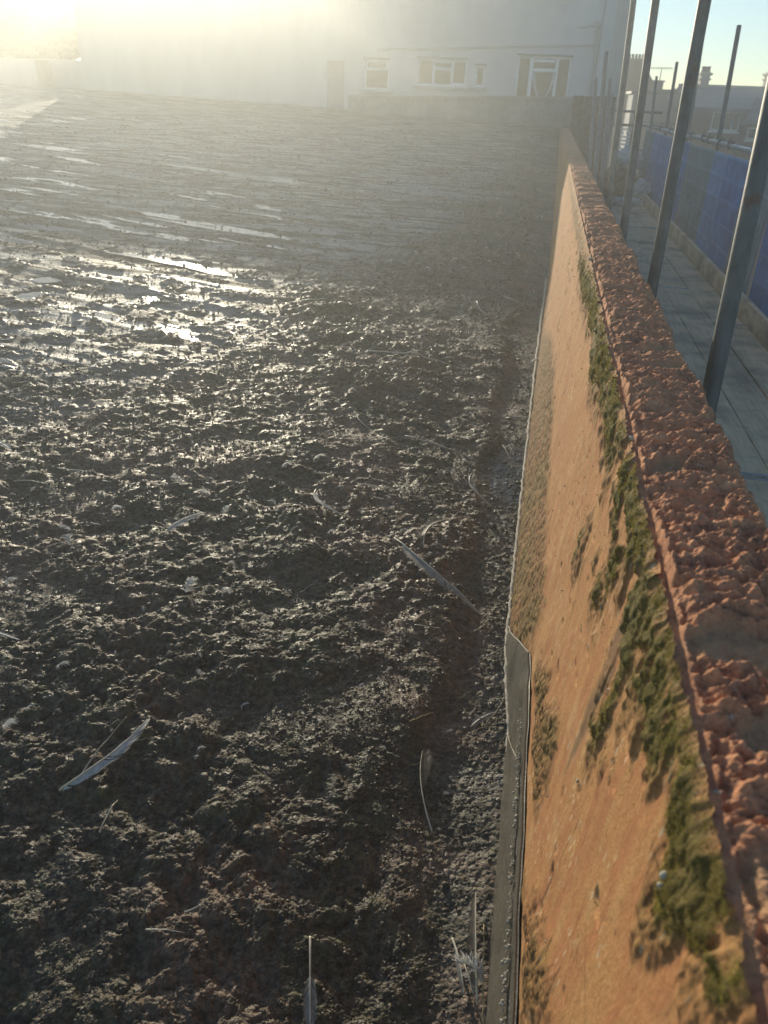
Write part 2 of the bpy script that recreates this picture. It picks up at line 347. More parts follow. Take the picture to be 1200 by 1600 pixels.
# ------------------------------------------------------------------ the roof ground
H0, SLY, SLX = 1.62, .0520, .027
def plane(x, y): return -(H0-SLY*y+SLX*x)
BY = [-2, 1.6, 3.0, 4.4, 5.9, 8.1, 14, 22]; BX = [-9, -4.2, -2.45, -1.85, -1.55, -.95, -.5, -.2]
def masks(x, y):
    wob = .35*fbm(x*.9, y*.9, 3, 50)
    bx = np.interp(y, BY, BX)
    muck = ss(-.45, .45, (x-bx)/(1+.06*y)+wob)
    gw = .21+.07*fbm(x*0, y*1.7, 2, 61)
    grav = 1-ss(gw-.06, gw+.05, .10-x)
    return muck, grav
def height(x, y, res=None):
    """res: local mesh spacing, so that no octave finer than the mesh is used"""
    res = np.full(np.shape(x), .004) if res is None else res
    muck, grav = masks(x, y)
    wx = x+.02*fbm(x*6, y*6, 2, 3); wy = y+.02*fbm(x*6+7, y*6, 2, 4)
    def lod(wl): return 1-ss(wl*.22, wl*.5, res)
    macro = .019*fbm(x*1.6, y*1.6, 3, 1)
    n1 = fbm(wx*7, wy*7, 2, 10); n2 = (.5-np.abs(pn(wx*15, wy*15, 20)))*1.5
    n3 = (.5-np.abs(pn(wx*39, wy*39, 30)))*1.6; n4 = (.5-np.abs(pn(wx*85, wy*85, 40)))*1.5
    amp = (.6+.7*ss(-.4, .6, fbm(x*1.1+3, y*1.1, 2, 70)))*(.5+.5*ss(.15, .75, .1-x))*(1-.55*ss(.15, .45, fbm(x*1.7+8, y*2.3, 2, 73)))
    fine_fade = .8+.5*ss(-.3, .5, fbm(x*2.1, y*2.1+5, 2, 71))
    c1 = worley(wx*11, wy*11, 46); c2 = worley(wx*23+.15*n3, wy*23, 47); c3 = worley(wx*47+.2*n4, wy*47, 48); c4 = worley(wx*95, wy*95, 49)
    clod = (.015*n1+.009*n2*lod(.06)+.016*c1*lod(.08)+.0125*c2*lod(.04)*fine_fade+.0075*c3*lod(.02)*fine_fade+.0038*c4*lod(.010)+.0025*n4*lod(.012)+.0015*pn(x*190, y*190, 45)*lod(.006))*amp
    gr = .0020*pn(x*55, y*55, 80)*lod(.018)+.0030*worley(x*105, y*105, 81)*lod(.009)+.0022*worley(x*38, y*38, 83)*ss(-.1, .3, pn(x*13, y*13, 84))+.005*fbm(x*7, y*7, 3, 82)
    # roofing laps and ripples across the film covered part
    al = .967*x-.255*y; q = .255*x+.967*y
    qq = q+.015*fbm(al*1.3, q*1.3, 2, 90)
    k = (qq-3.60)/.655; fr = k-np.floor(k)
    lap = .009*(1-ss(.0, .10, fr))*(1-ss(0, .02, -fr))+.004*ss(.9, 1., fr)
    rip = .015*fbm(al*.45, qq*3.6, 3, 91)+.004*pn(al*2.5, qq*11, 95)*lod(.09)
    sparse = ss(.02, .36, fbm(x*4.5, y*4.5, 3, 92))
    small = sparse*(.013*(n2+.2)*lod(.06)+.008*n3*lod(.026))+.0022*n3*lod(.026)+.0014*n4*lod(.012)
    film = lap+rip+small+.010*pn(al*.6, q*1.6, 96)
    pw1 = (q-3.60-.02*pn(al*3, q*0, 94))/(.13*np.clip(1-np.abs((al+3.5)/.80)**2.5, 0, 1)+1e-4); pw2 = (q-4.90-.02*pn(al*3, q*0+3, 94))/(.16*np.clip(1-np.abs((al+4.25)/.75)**2.5, 0, 1)+1e-4)
    strip_ = ((pw1 > 0) & (pw1 < 1)) | ((pw2 > 0) & (pw2 < 1))
    film = film*np.where(strip_, .3, 1.)
    m = muck*(1-grav)
    gr = gr+.035*(1-ss(1.0, 1.9, y))*(1-ss(.02, .16, .12-x))
    z = m*(macro+clod+.012)+(1-m)*(1-grav)*film+grav*(gr-.004)
    pool_lvl = .0012+.003*pn(al*.5, q*.9, 97)
    near_lap = 1-ss(.05, .42, fr)
    wetbase = (1-muck)*(1-grav)*ss(-.002, .004, pool_lvl-(lap*.3+rip+.010*pn(al*.6, q*1.6, 96))+.0055*near_lap-.0062)
    blot = (fbm(x*2.2, y*2.6, 3, 88) > .42) & (y < 5.2)
    pool = ((wetbase > .5) & (fbm(al*1.1, qq*8, 2, 93)+.9*near_lap > .12) & (y > 6.6)) | (((strip_ & (al < -2.6)) | (blot & (wetbase > .3))) & (1-muck > .4))
    lvl = pool_lvl+.0015
    z = np.where(pool, np.maximum(z, lvl+.0006*pn(x*14, y*14, 98)), z)
    wet = np.where(pool & (z < lvl+.0015), 1., 0.)
    # the damp patch at the wall foot
    dp = 1-ss(.10, .22, np.hypot((x-.02)*1.2, (y-3.1)*.55)+.05*fbm(x*9, y*9, 2, 99))
    wet = np.maximum(wet, dp*.8*grav)
    filmA = np.clip((1-muck)+.2*grav, 0, 1)*(1-ss(.006, .016, small*(1-m)))
    return z, wet, filmA
def gz(x, y):
    z = height(np.array([x], float), np.array([y], float))[0][0]; return float(z+plane(x, y))

NR, NA = 2150, 980
r = np.exp(np.linspace(math.log(.6), math.log(27), NR)); a0, a1 = math.radians(-74), math.radians(24)
th = np.linspace(a0, a1, NA)
RR, TT = np.meshgrid(r, th, indexing='ij')
X = RR*np.sin(TT); Y = RR*np.cos(TT)
WX = .155                                       # the sheet ends inside the wall
Xc = np.where(X > WX, WX, X)
res = np.maximum(RR*(a1-a0)/NA, RR*math.log(27/.6)/NR)*.8
z, wet, film = height(Xc, Y, res)
Z = z+plane(Xc, Y)
V = np.stack([Xc, Y, Z], -1).reshape(-1, 3)
F = grid_faces(NR, NA)
keep = ~((X.reshape(-1)[F] > WX+.02).all(1)) & (Y.reshape(-1)[F].max(1) < 21.2)
ground = link_mesh('roof_muck', V, F[keep], M_MUCK, None, True, None, {'wet': wet.ravel(), 'film': film.ravel()})
tag(ground, kind='structure')
# the coarse continuation of the same roof outside the fine sheet, a few mm lower, and the street level below
m = MB()
for (x0, x1, y0, y1) in ((-29, .15, -5, 22.5),):
    nx, ny = 60, 40
    xs = np.linspace(x0, x1, nx); ys = np.linspace(y0, y1, ny); A, B = np.meshgrid(xs, ys, indexing='ij')
    Vb = np.stack([A, B, plane(A, B)-.06], -1).reshape(-1, 3)
    ob = link_mesh('roof_deck', Vb, grid_faces(nx, ny), M_MUCK, None, False, None, {'wet': np.zeros(nx*ny), 'film': np.zeros(nx*ny)+.3})
    tag(ob, kind='structure')
m = MB(); m.add([(-600,-300,-9),(600,-300,-9),(600,900,-9),(-600,900,-9)], [(0,1,2,3)]); tag(m.build('ground', M_STREET), kind='structure')

# loose clods and crumbs lying on the muck: nobody could count them
ico = None
def ico_base():
    import bmesh
    bm = bmesh.new(); bmesh.ops.create_icosphere(bm, subdivisions=1, radius=1); V = np.array([v.co[:] for v in bm.verts]); F = np.array([[v.index for v in f.verts] for f in bm.faces]); bm.free(); return V, F
IV, IF = ico_base()
def scatter(name, n, sizes, pick, matl, flat=.65):
    xs, ys = pick(n); n = len(xs); sz = sizes(n, xs, ys)
    h = height(xs, ys)[0]+plane(xs, ys)
    rad = 1+.28*RNG.standard_normal((n, len(IV)))
    P = IV[None]*rad[..., None]; ax = RNG.uniform(0, 6.28, n)
    sc = np.stack([RNG.uniform(.7, 1.4, n), RNG.uniform(.7, 1.4, n), RNG.uniform(.45, 1., n)*flat/.65], -1)
    P = P*sc[:, None, :]*sz[:, None, None]
    c, s_ = np.cos(ax)[:, None], np.sin(ax)[:, None]
    Px = P[..., 0]*c-P[..., 1]*s_; Py = P[..., 0]*s_+P[..., 1]*c
    P = np.stack([Px+xs[:, None], Py+ys[:, None], P[..., 2]+h[:, None]+sz[:, None]*.10], -1).reshape(-1, 3)
    FF = (IF[None]+np.arange(n)[:, None, None]*len(IV)).reshape(-1, 3)
    return link_mesh(name, P, FF, matl, None, True)
def pick_muck(n):
    rr = np.exp(RNG.uniform(math.log(.8), math.log(19), n*2)); tt = RNG.uniform(math.radians(-48), math.radians(5), n*2)
    x = rr*np.sin(tt); y = rr*np.cos(tt); mk, gv = masks(x, y)
    p = np.where(x < .07, .25+.75*mk, 0)*(1-.4*gv); k = RNG.uniform(0, 1, n*2) < p
    return x[k][:n], y[k][:n]
o = scatter('muck_crumbs', 60000, lambda n, x, y: np.clip(.0019*np.hypot(x, y)**.6*np.exp(.40*RNG.standard_normal(n)), .0010, .016), pick_muck, M_CLOD)
tag(o, 'dark crumbs and clods of dried muck scattered over the flat roof', 'debris', kind='stuff')

# ------------------------------------------------------------------ the parapet wall
TOPZ = -.5; XL, XR = .193, .365; YE = 19.4
def xface(z): return XL+.0909*(z-TOPZ)
def toe(y, z): return .034*(1-ss(-1.5, -1.12, z))*ss(1.5, 2.0, y)*(1-.7*ss(4, 9, y))
pw = empty('parapet_wall', (.25, 8, -.9), 'long low parapet wall with orange sandy render, moss and a crumbling red brick top', 'wall')
POLY = dict(
A=[(3.622,-.553),(2.681,-.49),(1.887,-.48),(1.553,-.48),(1.333,-.48),(1.256,-.505),(1.32,-.548),(1.326,-.576),(1.36,-.626),(1.473,-.587),(1.662,-.593),(1.999,-.646),(2.113,-.575),(2.812,-.61),(3.407,-.61)],
B=[(1.297,-.529),(1.176,-.485),(1.039,-.485),(.919,-.485),(.825,-.485),(.745,-.485),(.667,-.485),(.594,-.485),(.518,-.485),(.46,-.485),(.398,-.485),(.316,-.485),(.334,-.546),(.351,-.56),(.382,-.561),(.42,-.597),(.406,-.618),(.452,-.638),(.49,-.67),(.5,-.619),(.515,-.588),(.544,-.566),(.559,-.552),(.588,-.575),(.592,-.591),(.642,-.612),(.694,-.609),(.758,-.616),(.806,-.652),(.793,-.694),(.777,-.738),(.836,-.812),(.904,-.809),(.847,-.693),(.842,-.654),(.906,-.608),(.916,-.589),(.941,-.563),(.977,-.594),(1.039,-.646),(1.047,-.692),(1.1,-.741),(1.176,-.723),(1.106,-.656),(1.137,-.634),(1.2,-.607),(1.24,-.569)],
C=[(1.462,-.759),(1.384,-.75),(1.388,-.837),(1.429,-.854)])
DIRT = dict(
D=[(6.139,-1.506),(4.317,-1.125),(3.453,-1.034),(2.762,-1.054),(2.457,-1.108),(2.029,-1.122),(1.728,-1.149),(1.663,-1.264),(2.2,-1.687),(2.641,-1.572),(3.813,-1.612),(5.615,-1.531)],
E=[(1.578,-1.24),(1.391,-1.088),(1.205,-1.033),(1.082,-.979),(1.058,-1.083),(.994,-1.183),(1.279,-1.23)],
F=[(.962,-1.277),(.874,-1.186),(.806,-1.128),(.733,-1.106),(.644,-1.04),(.582,-1.026),(.702,-1.258)],
G=[(7.5,-.52),(4.6,-.50),(3.4,-.50),(3.4,-.58),(4.6,-.60),(7.5,-.56)])
STAIN = dict(S=[(.921,-.579),(.945,-.686),(.949,-.829),(.944,-.966),(.923,-.9),(.897,-.803),(.871,-.704),(.889,-.628)])
def pdist(y, z, poly):
    """signed distance (inside positive) in (ln Y, z)"""
    u = np.log(y); P = np.array([(math.log(a), b) for a, b in poly]); d = np.full(u.shape, 9.); ins = np.zeros(u.shape, bool)
    for i in range(len(P)):
        a, b = P[i], P[(i+1) % len(P)]; e = b-a; t = np.clip(((u-a[0])*e[0]+(z-a[1])*e[1])/(e@e+1e-12), 0, 1)
        d = np.minimum(d, np.hypot(u-a[0]-t*e[0], z-a[1]-t*e[1]))
        c = ((a[1] > z) != (b[1] > z)); xi = (b[0]-a[0])*(z-a[1])/(b[1]-a[1]+1e-12)+a[0]; ins ^= c & (u < xi)
    return np.where(ins, d, -d)
def face_masks(y, z):
    j = .017*fbm(y*26, z*9, 3, 200)+.010*fbm(y*80, z*42, 2, 205); hole = ss(.18, .42, -.25*(1-ss(.5, .8, y))+ fbm(y*17, z*13, 3, 208))
    ms = np.zeros(np.shape(y)); di = np.zeros(np.shape(y)); st = np.zeros(np.shape(y))
    for p in POLY.values(): ms = np.maximum(ms, ss(-.012, .030, pdist(y, z, p)+j)*(1-.85*hole))
    j2 = .035*fbm(y*9, z*9, 3, 210)
    for p in POLY.values(): di = np.maximum(di, .75*ss(-.075, .0, pdist(y, z, p)+j2)*ss(-.25, .35, fbm(y*16, z*8, 3, 215)))
    for p in DIRT.values(): di = np.maximum(di, ss(-.03, .05, pdist(y, z, p)+j2))
    for p in STAIN.values(): st = np.maximum(st, ss(-.014, .016, pdist(y, z, p)+.7*j))
    pat = ss(.50, .75, fbm(y*3.2+9, z*10, 3, 220)+.25*ss(-.75, -.5, z))*.8
    di = np.maximum(di, pat*.6*ss(2.0, 4.0, y)); di = np.maximum(di, (1-ss(-1.36, -1.16, z+.13*fbm(y*4, z*5, 3, 222)))*ss(1.45, 1.9, y)*(.25+.75*ss(-.18, .22, fbm(y*11, z*13, 4, 224))))
    return ms, di*(1-.92*ms), st
NY, NZ = 1900, 300
ys = np.exp(np.linspace(math.log(.16), math.log(YE), NY)); tz = np.linspace(0, 1, NZ)
YY, TZ = np.meshgrid(ys, tz, indexing='ij')
bot = plane(.1, YY)-.10
ZZ = TOPZ+(bot-TOPZ)*TZ
ms, di, st = face_masks(YY, ZZ)
resf = np.maximum(YY*.0026, .002)
def lodf(wl): return 1-ss(wl*.25, wl*.55, resf)
bumpf = .0022*fbm(YY*5, ZZ*6, 3, 230)+.0006*pn(YY*40, ZZ*60, 231)*lodf(.02)+.0005*pn(YY*150, ZZ*170, 232)*lodf(.007)
def moss_h(y, z): return .002+.007*np.clip(fbm(y*22, z*30, 2, 233)+.3, 0, 1)+.005*worley(y*60, z*60, 234)+.003*worley(y*130, z*130, 239)
mossb = ms*moss_h(YY, ZZ)
dirtb = di*(.003+.007*worley(YY*34, ZZ*40, 235)*lodf(.03)+.005*worley(YY*75, ZZ*80, 236)*lodf(.012))
pits = -.006*ss(.62, .8, pn(YY*9, ZZ*38, 237)+.3*pn(YY*30, ZZ*60, 238))
XX = xface(ZZ)-toe(YY, ZZ)-(bumpf+mossb+dirtb+pits)
bt = 1-ss(0, .012, (TOPZ-ZZ)); XX = XX+bt*.006
face = link_mesh('render_face', np.stack([XX, YY, ZZ], -1).reshape(-1, 3), grid_faces(NY, NZ)[:, ::-1], M_RENDER, pw, True, None,
                 {'moss': ms.ravel(), 'dirt': di.ravel()*.9, 'stain': st.ravel()*.75})
# moss tufts: short upright leaves on the mossy part of the face
def tufts(name, n, ylo, yhi, zlo, zhi, key, ln, parent, matl):
    y = np.exp(RNG.uniform(math.log(ylo), math.log(yhi), n)); zz = RNG.uniform(zlo, zhi, n)
    a, b_, _ = face_masks(y, zz); mk = a if key == 0 else b_
    k = RNG.uniform(0, 1, n) < ss(.10, 1., mk)**1.5*.75+.006*(y < 2); y, zz = y[k], zz[k]; n = len(y)
    k2 = zz > plane(.1, y); y, zz = y[k2], zz[k2]; n = len(y)
    mk = mk[k][k2]; base = np.stack([xface(zz)-mk*moss_h(y, zz)+.001, y, zz], -1); V = []
    nb = 3; base = np.repeat(base, nb, 0); N = len(base); base = base+RNG.normal(0, .0025, (N, 3))*np.array([.3, 1, 1])
    d = np.stack([-RNG.uniform(.5, 1.2, N), RNG.normal(0, .5, N), RNG.normal(.1, .5, N)], -1); d /= np.linalg.norm(d, axis=1)[:, None]
    L = (ln*RNG.uniform(.5, 1.4, N)*np.clip(base[:, 1], .45, 3)**.45)[:, None]; s_ = np.cross(d, RNG.normal(0, 1, (N, 3))); s_ /= np.linalg.norm(s_, axis=1)[:, None]
    W = L*.3
    v = np.stack([base-s_*W, base+s_*W, base+d*L*.6+s_*W*.8, base+d*L], 1).reshape(-1, 3)
    f = np.arange(N*4).reshape(N, 4)
    return link_mesh(name, v, f, matl, parent, False)
tufts('moss', 130000, .3, 3.7, -.86, -.49, 0, .0022, pw, M_MOSS)
# top of the wall: eroded bricks on edge, bedded in mortar, rough across the wall
NC = 190; u = np.linspace(0, 1, NC)
ys2 = np.exp(np.linspace(math.log(.16), math.log(YE), 2300))
YY, UU = np.meshgrid(ys2, u, indexing='ij')
wtop = XR-XL-.004
edge = .010*fbm(YY*14, YY*0+3, 3, 300)+.006*pn(YY*50, YY*0, 304)
bw = .088; kb = YY/bw+.35*pn(YY*1.5, UU*.6, 305); bi = np.floor(kb); bf = kb-bi
rnd = (np.sin(bi*127.1+3.3)*43758.5453) % 1.0
tops = .016*(rnd-.5)
joint = (1-ss(0, .09, bf))+(1-ss(0, .09, 1-bf))
fade = ss(.9, 2.6, YY)
resc = np.maximum(YY*.0021, .001)
def lodc(wl): return 1-ss(wl*.25, wl*.55, resc)
xw = UU*wtop
wv = .5*fbm(xw*12, YY*10, 2, 306); ridge = .0045*(.5-np.abs(pn(xw*11+wv, YY*24+wv, 310)))*2+.006*np.floor(2.5+2.5*fbm(xw*10+wv, YY*15, 2, 318))/2.5+.003*worley(xw*26+wv, YY*38, 317)*lodc(.03)+.005*(.5-np.abs(pn(xw*42+wv, YY*60, 317)))*2*lodc(.02)+.0035*np.floor(3*fbm(xw*34, YY*44, 2, 319))/3*lodc(.014)+.0022*(.5-np.abs(pn(xw*95, YY*120, 316)))*2*lodc(.008)
rough = .0075*fbm(xw*38, YY*46, 2, 312)*lodc(.02)+.0034*pn(xw*120, YY*140, 314)*lodc(.008)+.0018*pn(xw*260, YY*280, 315)*lodc(.0036)
rec = ss(.42, .62, fbm(xw*5+2, YY*6.5, 2, 320))
hc = .010*fbm(xw*3, YY*3, 2, 321)+(tops-.018*joint)*fade+ridge*(1-.7*rec)+rough*(1-.5*rec)-.006*rec
gro = 1-ss(.0, .012, np.abs(xw-.020-.006*pn(YY*7, YY*0, 322)))
hc = hc-.009*gro*(1-.5*fade)
lip = 1-ss(.010, .016, xw)
hc = hc*(1-lip)+lip*(-.004+.0015*pn(YY*30, xw*0, 323))
rolloff = ss(.90, 1., UU+.5*edge/wtop); hc = hc-.020*rolloff**2
Zt = TOPZ+hc-.002
Xt = XL+.0005+UU*(wtop+edge)
mort = np.clip(np.maximum(rec*.9, lip*.0)+joint*fade*.25, 0, 1)
# lay two extra rows down the outer side
ex = []
for dz in (.02, .05, .09, .14): ex.append((Xt[:, -1]-.004+.006*pn(ys2*16, ys2*0+dz*60, 330), Zt[:, -1]-dz+.004*pn(ys2*30, ys2*0+dz*70, 331)))
Xt = np.concatenate([Xt]+[e[0][:, None] for e in ex], 1); Zt = np.concatenate([Zt]+[e[1][:, None] for e in ex], 1)
Yt = np.repeat(ys2[:, None], NC+4, 1)+0; mort = np.concatenate([mort, np.zeros((len(ys2), 4))], 1)
link_mesh('brick_coping', np.stack([Xt, Yt, Zt], -1).reshape(-1, 3), grid_faces(len(ys2), NC+4), M_COPING, pw, True, None, {'mortar': mort.ravel()})
m = MB()
m.box((XL+.012, .17, -2.6), (XR-.03, YE-.02, TOPZ-.045))
m.build('wall_core', M_LEDGE, pw)
# felt upstand dressed up the foot of the face, in two lapped strips
def strip(y0, y1, zlo, zhi, off, seed, name='felt_upstand'):
    yy = np.linspace(y0, y1, 260); t = np.linspace(0, 1, 26); A, T = np.meshgrid(yy, t, indexing='ij'); A = y0+(A-y0)*(1+.42*(1-T))
    zt = zhi+.010*fbm(A*3, A*0, 2, seed)+.01*(A > 1.5)*0; zz = zlo(A)+(zt-zlo(A))*T
    o_ = off*(1-.55*ss(.85, 1, T))+.003*fbm(A*7, T*3, 2, seed+1)+.006*(1-ss(0, .28, T))
    xx = xface(zz)-o_-.008-toe(A, zz)
    Vv = np.stack([xx, A, zz], -1).reshape(-1, 3); n = len(Vv)
    Vi = Vv+np.array([.005, 0, 0]); Ff = grid_faces(260, 26)
    Fall = np.concatenate([Ff[:, ::-1], Ff+n])
    rim = []
    for i in range(259): a = i*26+25; rim.append((a, a+26, a+26+n, a+n))
    for j in range(25): rim.append((j+1, j, j+n, j+1+n)); a = 259*26+j; rim.append((a, a+1, a+1+n, a+n))
    return link_mesh(name, np.concatenate([Vv, Vi]), np.concatenate([Fall, np.array(rim)]), M_FELT, pw, True)
strip(.45, 1.66, lambda A: plane(.08, A)-.04, -1.285, .003, 401)
strip(.40, 1.30, lambda A: plane(.08, A)-.04, -1.325, .008, 405)
m = MB(); yy_ = np.exp(np.linspace(math.log(1.45), math.log(6.5), 160))
m.tube([(xface(plane(.09, v)+.02)-float(toe(v, plane(.09, v)))-.010+random.gauss(0, .0015), v, plane(.09, v)+.018+random.gauss(0, .002)) for v in yy_], [.0045+.001*v+random.uniform(-.001, .0015) for v in yy_], 6)
m.build('mortar_fillet', simple('pale_mortar', (.36,.30,.22), (.58,.51,.40), 70, .9, .5), pw, True)
# crumbs of mortar caught on the edges of the felt and on the face
def small_lumps(name, pts, sizes, matl, parent):
    n = len(pts); rad = 1+.25*RNG.standard_normal((n, len(IV)))
    P = (IV[None]*rad[..., None]*np.asarray(sizes)[:, None, None]+np.asarray(pts)[:, None, :]).reshape(-1, 3)
    return link_mesh(name, P, (IF[None]+np.arange(n)[:, None, None]*len(IV)).reshape(-1, 3), matl, parent, True)
M_GRIT = simple('mortar_grit', (.28,.24,.18), (.50,.45,.36), 60, .9)
pts = []; szs = []
for _ in range(260):
    y = math.exp(random.uniform(math.log(.5), math.log(1.5))); zz = -1.325+random.gauss(0, .006); pts.append((xface(zz)-.014-random.random()*.008, y, zz)); szs.append(random.uniform(.0012, .0038))
for _ in range(240):
    y = math.exp(random.uniform(math.log(.5), math.log(8))); zz = plane(.09, y)+random.uniform(0, .02)*y**.3; pts.append((xface(zz)-float(toe(y, zz))-.016-random.random()*.02*(y < 2)+.012*(y > 2), y, zz)); szs.append(random.uniform(.0015, .004)*y**.3)
for _ in range(14):
    y = math.exp(random.uniform(math.log(.6), math.log(5))); zz = random.uniform(-1.1, -.6); pts.append((xface(zz)-.003, y, zz)); szs.append(random.uniform(.0015, .003))
small_lumps('mortar_crumbs', pts, szs, M_GRIT, pw)['kind'] = 'stuff'
lc = small_lumps('lichen_lump', [(xface(-.578)-.014, .470, -.578), (xface(-.587)-.014, .468, -.589), (XL+.004, 1.27, TOPZ+.002), (XL+.003, 3.0, TOPZ)], [.0038, .0028, .005, .008], simple('pale_lichen', (.42,.38,.28), (.60,.55,.42), 80, .9), pw)

# ------------------------------------------------------------------ feathers, down, sticks
def env(x, y, rad=.03):
    x = np.atleast_1d(x).astype(float); y = np.atleast_1d(y).astype(float); h = []
    for a_, b_ in ((0, 0), (rad, 0), (-rad, 0), (0, rad), (0, -rad), (.5*rad, -.6*rad), (-.5*rad, -.6*rad)): h.append(height(x+a_, y+b_)[0]+plane(x+a_, y+b_))
    return np.max(h, 0)
def gnd(px, py):
    rr = ray(px, py); k = -H0/(rr[2]-SLY*rr[1]+SLX*rr[0]); return rr*k
def curve_on_ground(A, B, bow, n, lift, arch):
    a, b = gnd(*A), gnd(*B); d = (b-a)[:2]; L = np.linalg.norm(d); nrm = np.array([-d[1], d[0]])/L
    t = np.linspace(0, 1, n); P = []
    for s_ in t:
        xy = a[:2]+d*s_+nrm*bow*L*4*s_*(1-s_); P.append((xy[0], xy[1], 0.))
    P = np.array(P); h = env(P[:, 0], P[:, 1], .02)
    lo = h[0]+(h[-1]-h[0])*t; off = max(0, np.max(h-lo-arch*L*4*t*(1-t))*.8)
    P[:, 2] = np.maximum(h*.35+(lo+off)*.65, h-.001)+lift+arch*L*4*t*(1-t)
    ker = np.array([.25, .5, .25])
    for _ in range(3): P[1:-1, 2] = np.convolve(P[:, 2], ker, 'valid')
    return P, L
def feather(label, A, B, bow=.05, wl=.10, wr=.10, vm=None, v0=.12, lift=.003, arch=.03, rq=.0016, tear=.06, tilt=-.40, sub=None, group=None):
    P, L = curve_on_ground(A, B, bow, 40, lift+.006, arch+.02)
    e = empty('feather', P[0], label, 'feather', group)
    mb = MB(); rq = rq*1.45*max(1., (P[:, 1].mean()/2.2)**.5); wl *= 1.35; wr *= 1.35
    mb.tube([tuple(p) for p in P], [rq*(1-.8*i/39) for i in range(40)], 6); mb.build('quill', M_QUILL, e, True)
    V = []; F = []
    D = np.gradient(P, axis=0); D /= np.linalg.norm(D, axis=1)[:, None]
    for side, wd in ((1, wl), (-1, wr)):
        if wd <= 0: continue
        nb = int(90+L*500); gap = 0
        for i in range(nb):
            s_ = v0+(1-v0)*i/(nb-1); k = s_*39; i0 = min(int(k), 38); p = P[i0]*(1-k+i0)+P[i0+1]*(k-i0); d = D[i0]
            if gap > 0: gap -= 1; continue
            if random.random() < tear*.35: gap = random.randint(1, 5)
            n_ = np.array([-d[1], d[0], 0]); n_ /= np.linalg.norm(n_); n_ = n_*side
            env = math.sin(math.pi*min(1, (.06+.94*(s_-v0)/(1-v0)))**.75)**.6 if s_ < .999 else 0
            w_ = wd*L*env*random.uniform(.86, 1.05)
            sweep = .9+.5*s_; jit = random.gauss(0, .02); dirv = n_*math.cos(sweep*.75+jit)+d*math.sin(sweep*.75+jit)
            step = L*(1-v0)/nb*1.0*d
            t_ = [0, .35, .7, 1.]; pts_ = []
            for q_ in t_:
                c_ = p+dirv*w_*q_; c_ = c_+np.array([0, 0, tilt*w_*(q_-.9*q_*q_)])+d*w_*.18*q_*q_
                ww = (1-.75*q_**3); pts_ += [c_-step*ww, c_+step*ww]
            b0 = len(V); V += pts_
            for q_ in range(3): F.append((b0+2*q_, b0+2*q_+1, b0+2*q_+3, b0+2*q_+2))
    if V:
        V = np.array(V); hh = height(V[:, 0], V[:, 1])[0]+plane(V[:, 0], V[:, 1]); V[:, 2] = np.maximum(V[:, 2], hh+.0012)
        link_mesh('vane', V, np.array(F), vm or M_VG, e, False)
    return e
def down(px, py, size, label, group=None, mt=None, n=70):
    c = gnd(px, py); g0 = float(env(c[0], c[1], .018)[0]); size *= 2.1 if not group else 2.0; c[2] = g0+size*.10; V = []; F = []
    a0_ = random.uniform(0, 6.28); ax = np.array([math.cos(a0_), math.sin(a0_), .25]); side = np.array([-math.sin(a0_), math.cos(a0_), 0.]); curl = random.uniform(-.5, .5)
    for i in range(n):
        s_ = (i/n)**1.2; base = c+ax*size*.75*s_+side*curl*size*s_*s_; base[2] += size*.25*math.sin(3.0*s_)
        sg = 1 if i % 2 else -1; fan = random.uniform(.35, 1.25)*(1-.6*s_); d = ax*math.cos(fan)+side*sg*math.sin(fan)+np.array([0, 0, random.uniform(-.1, .45)]); d /= np.linalg.norm(d)
        L = size*random.uniform(.35, .62)*(1-.35*s_); wv = np.cross(d, (0, 0, 1)); wv /= np.linalg.norm(wv)+1e-9; w_ = size*random.uniform(.012, .030)
        cv = np.array([random.gauss(0, .16), random.gauss(0, .16), -.30])*L; b0 = len(V)
        for q_ in (0, .4, .75, 1.):
            p = base+d*L*q_+cv*q_*q_; ww = w_*(1.2-q_*.8); V += [p-wv*ww, p+wv*ww]
        for q_ in range(3): F.append((b0+2*q_, b0+2*q_+1, b0+2*q_+3, b0+2*q_+2))
    V = np.array(V); V[:, 2] = np.maximum(V[:, 2], g0-.002)
    o = link_mesh('down_tuft', V, np.array(F), mt or M_VW, None, False); return tag(o, label, 'feather', group)
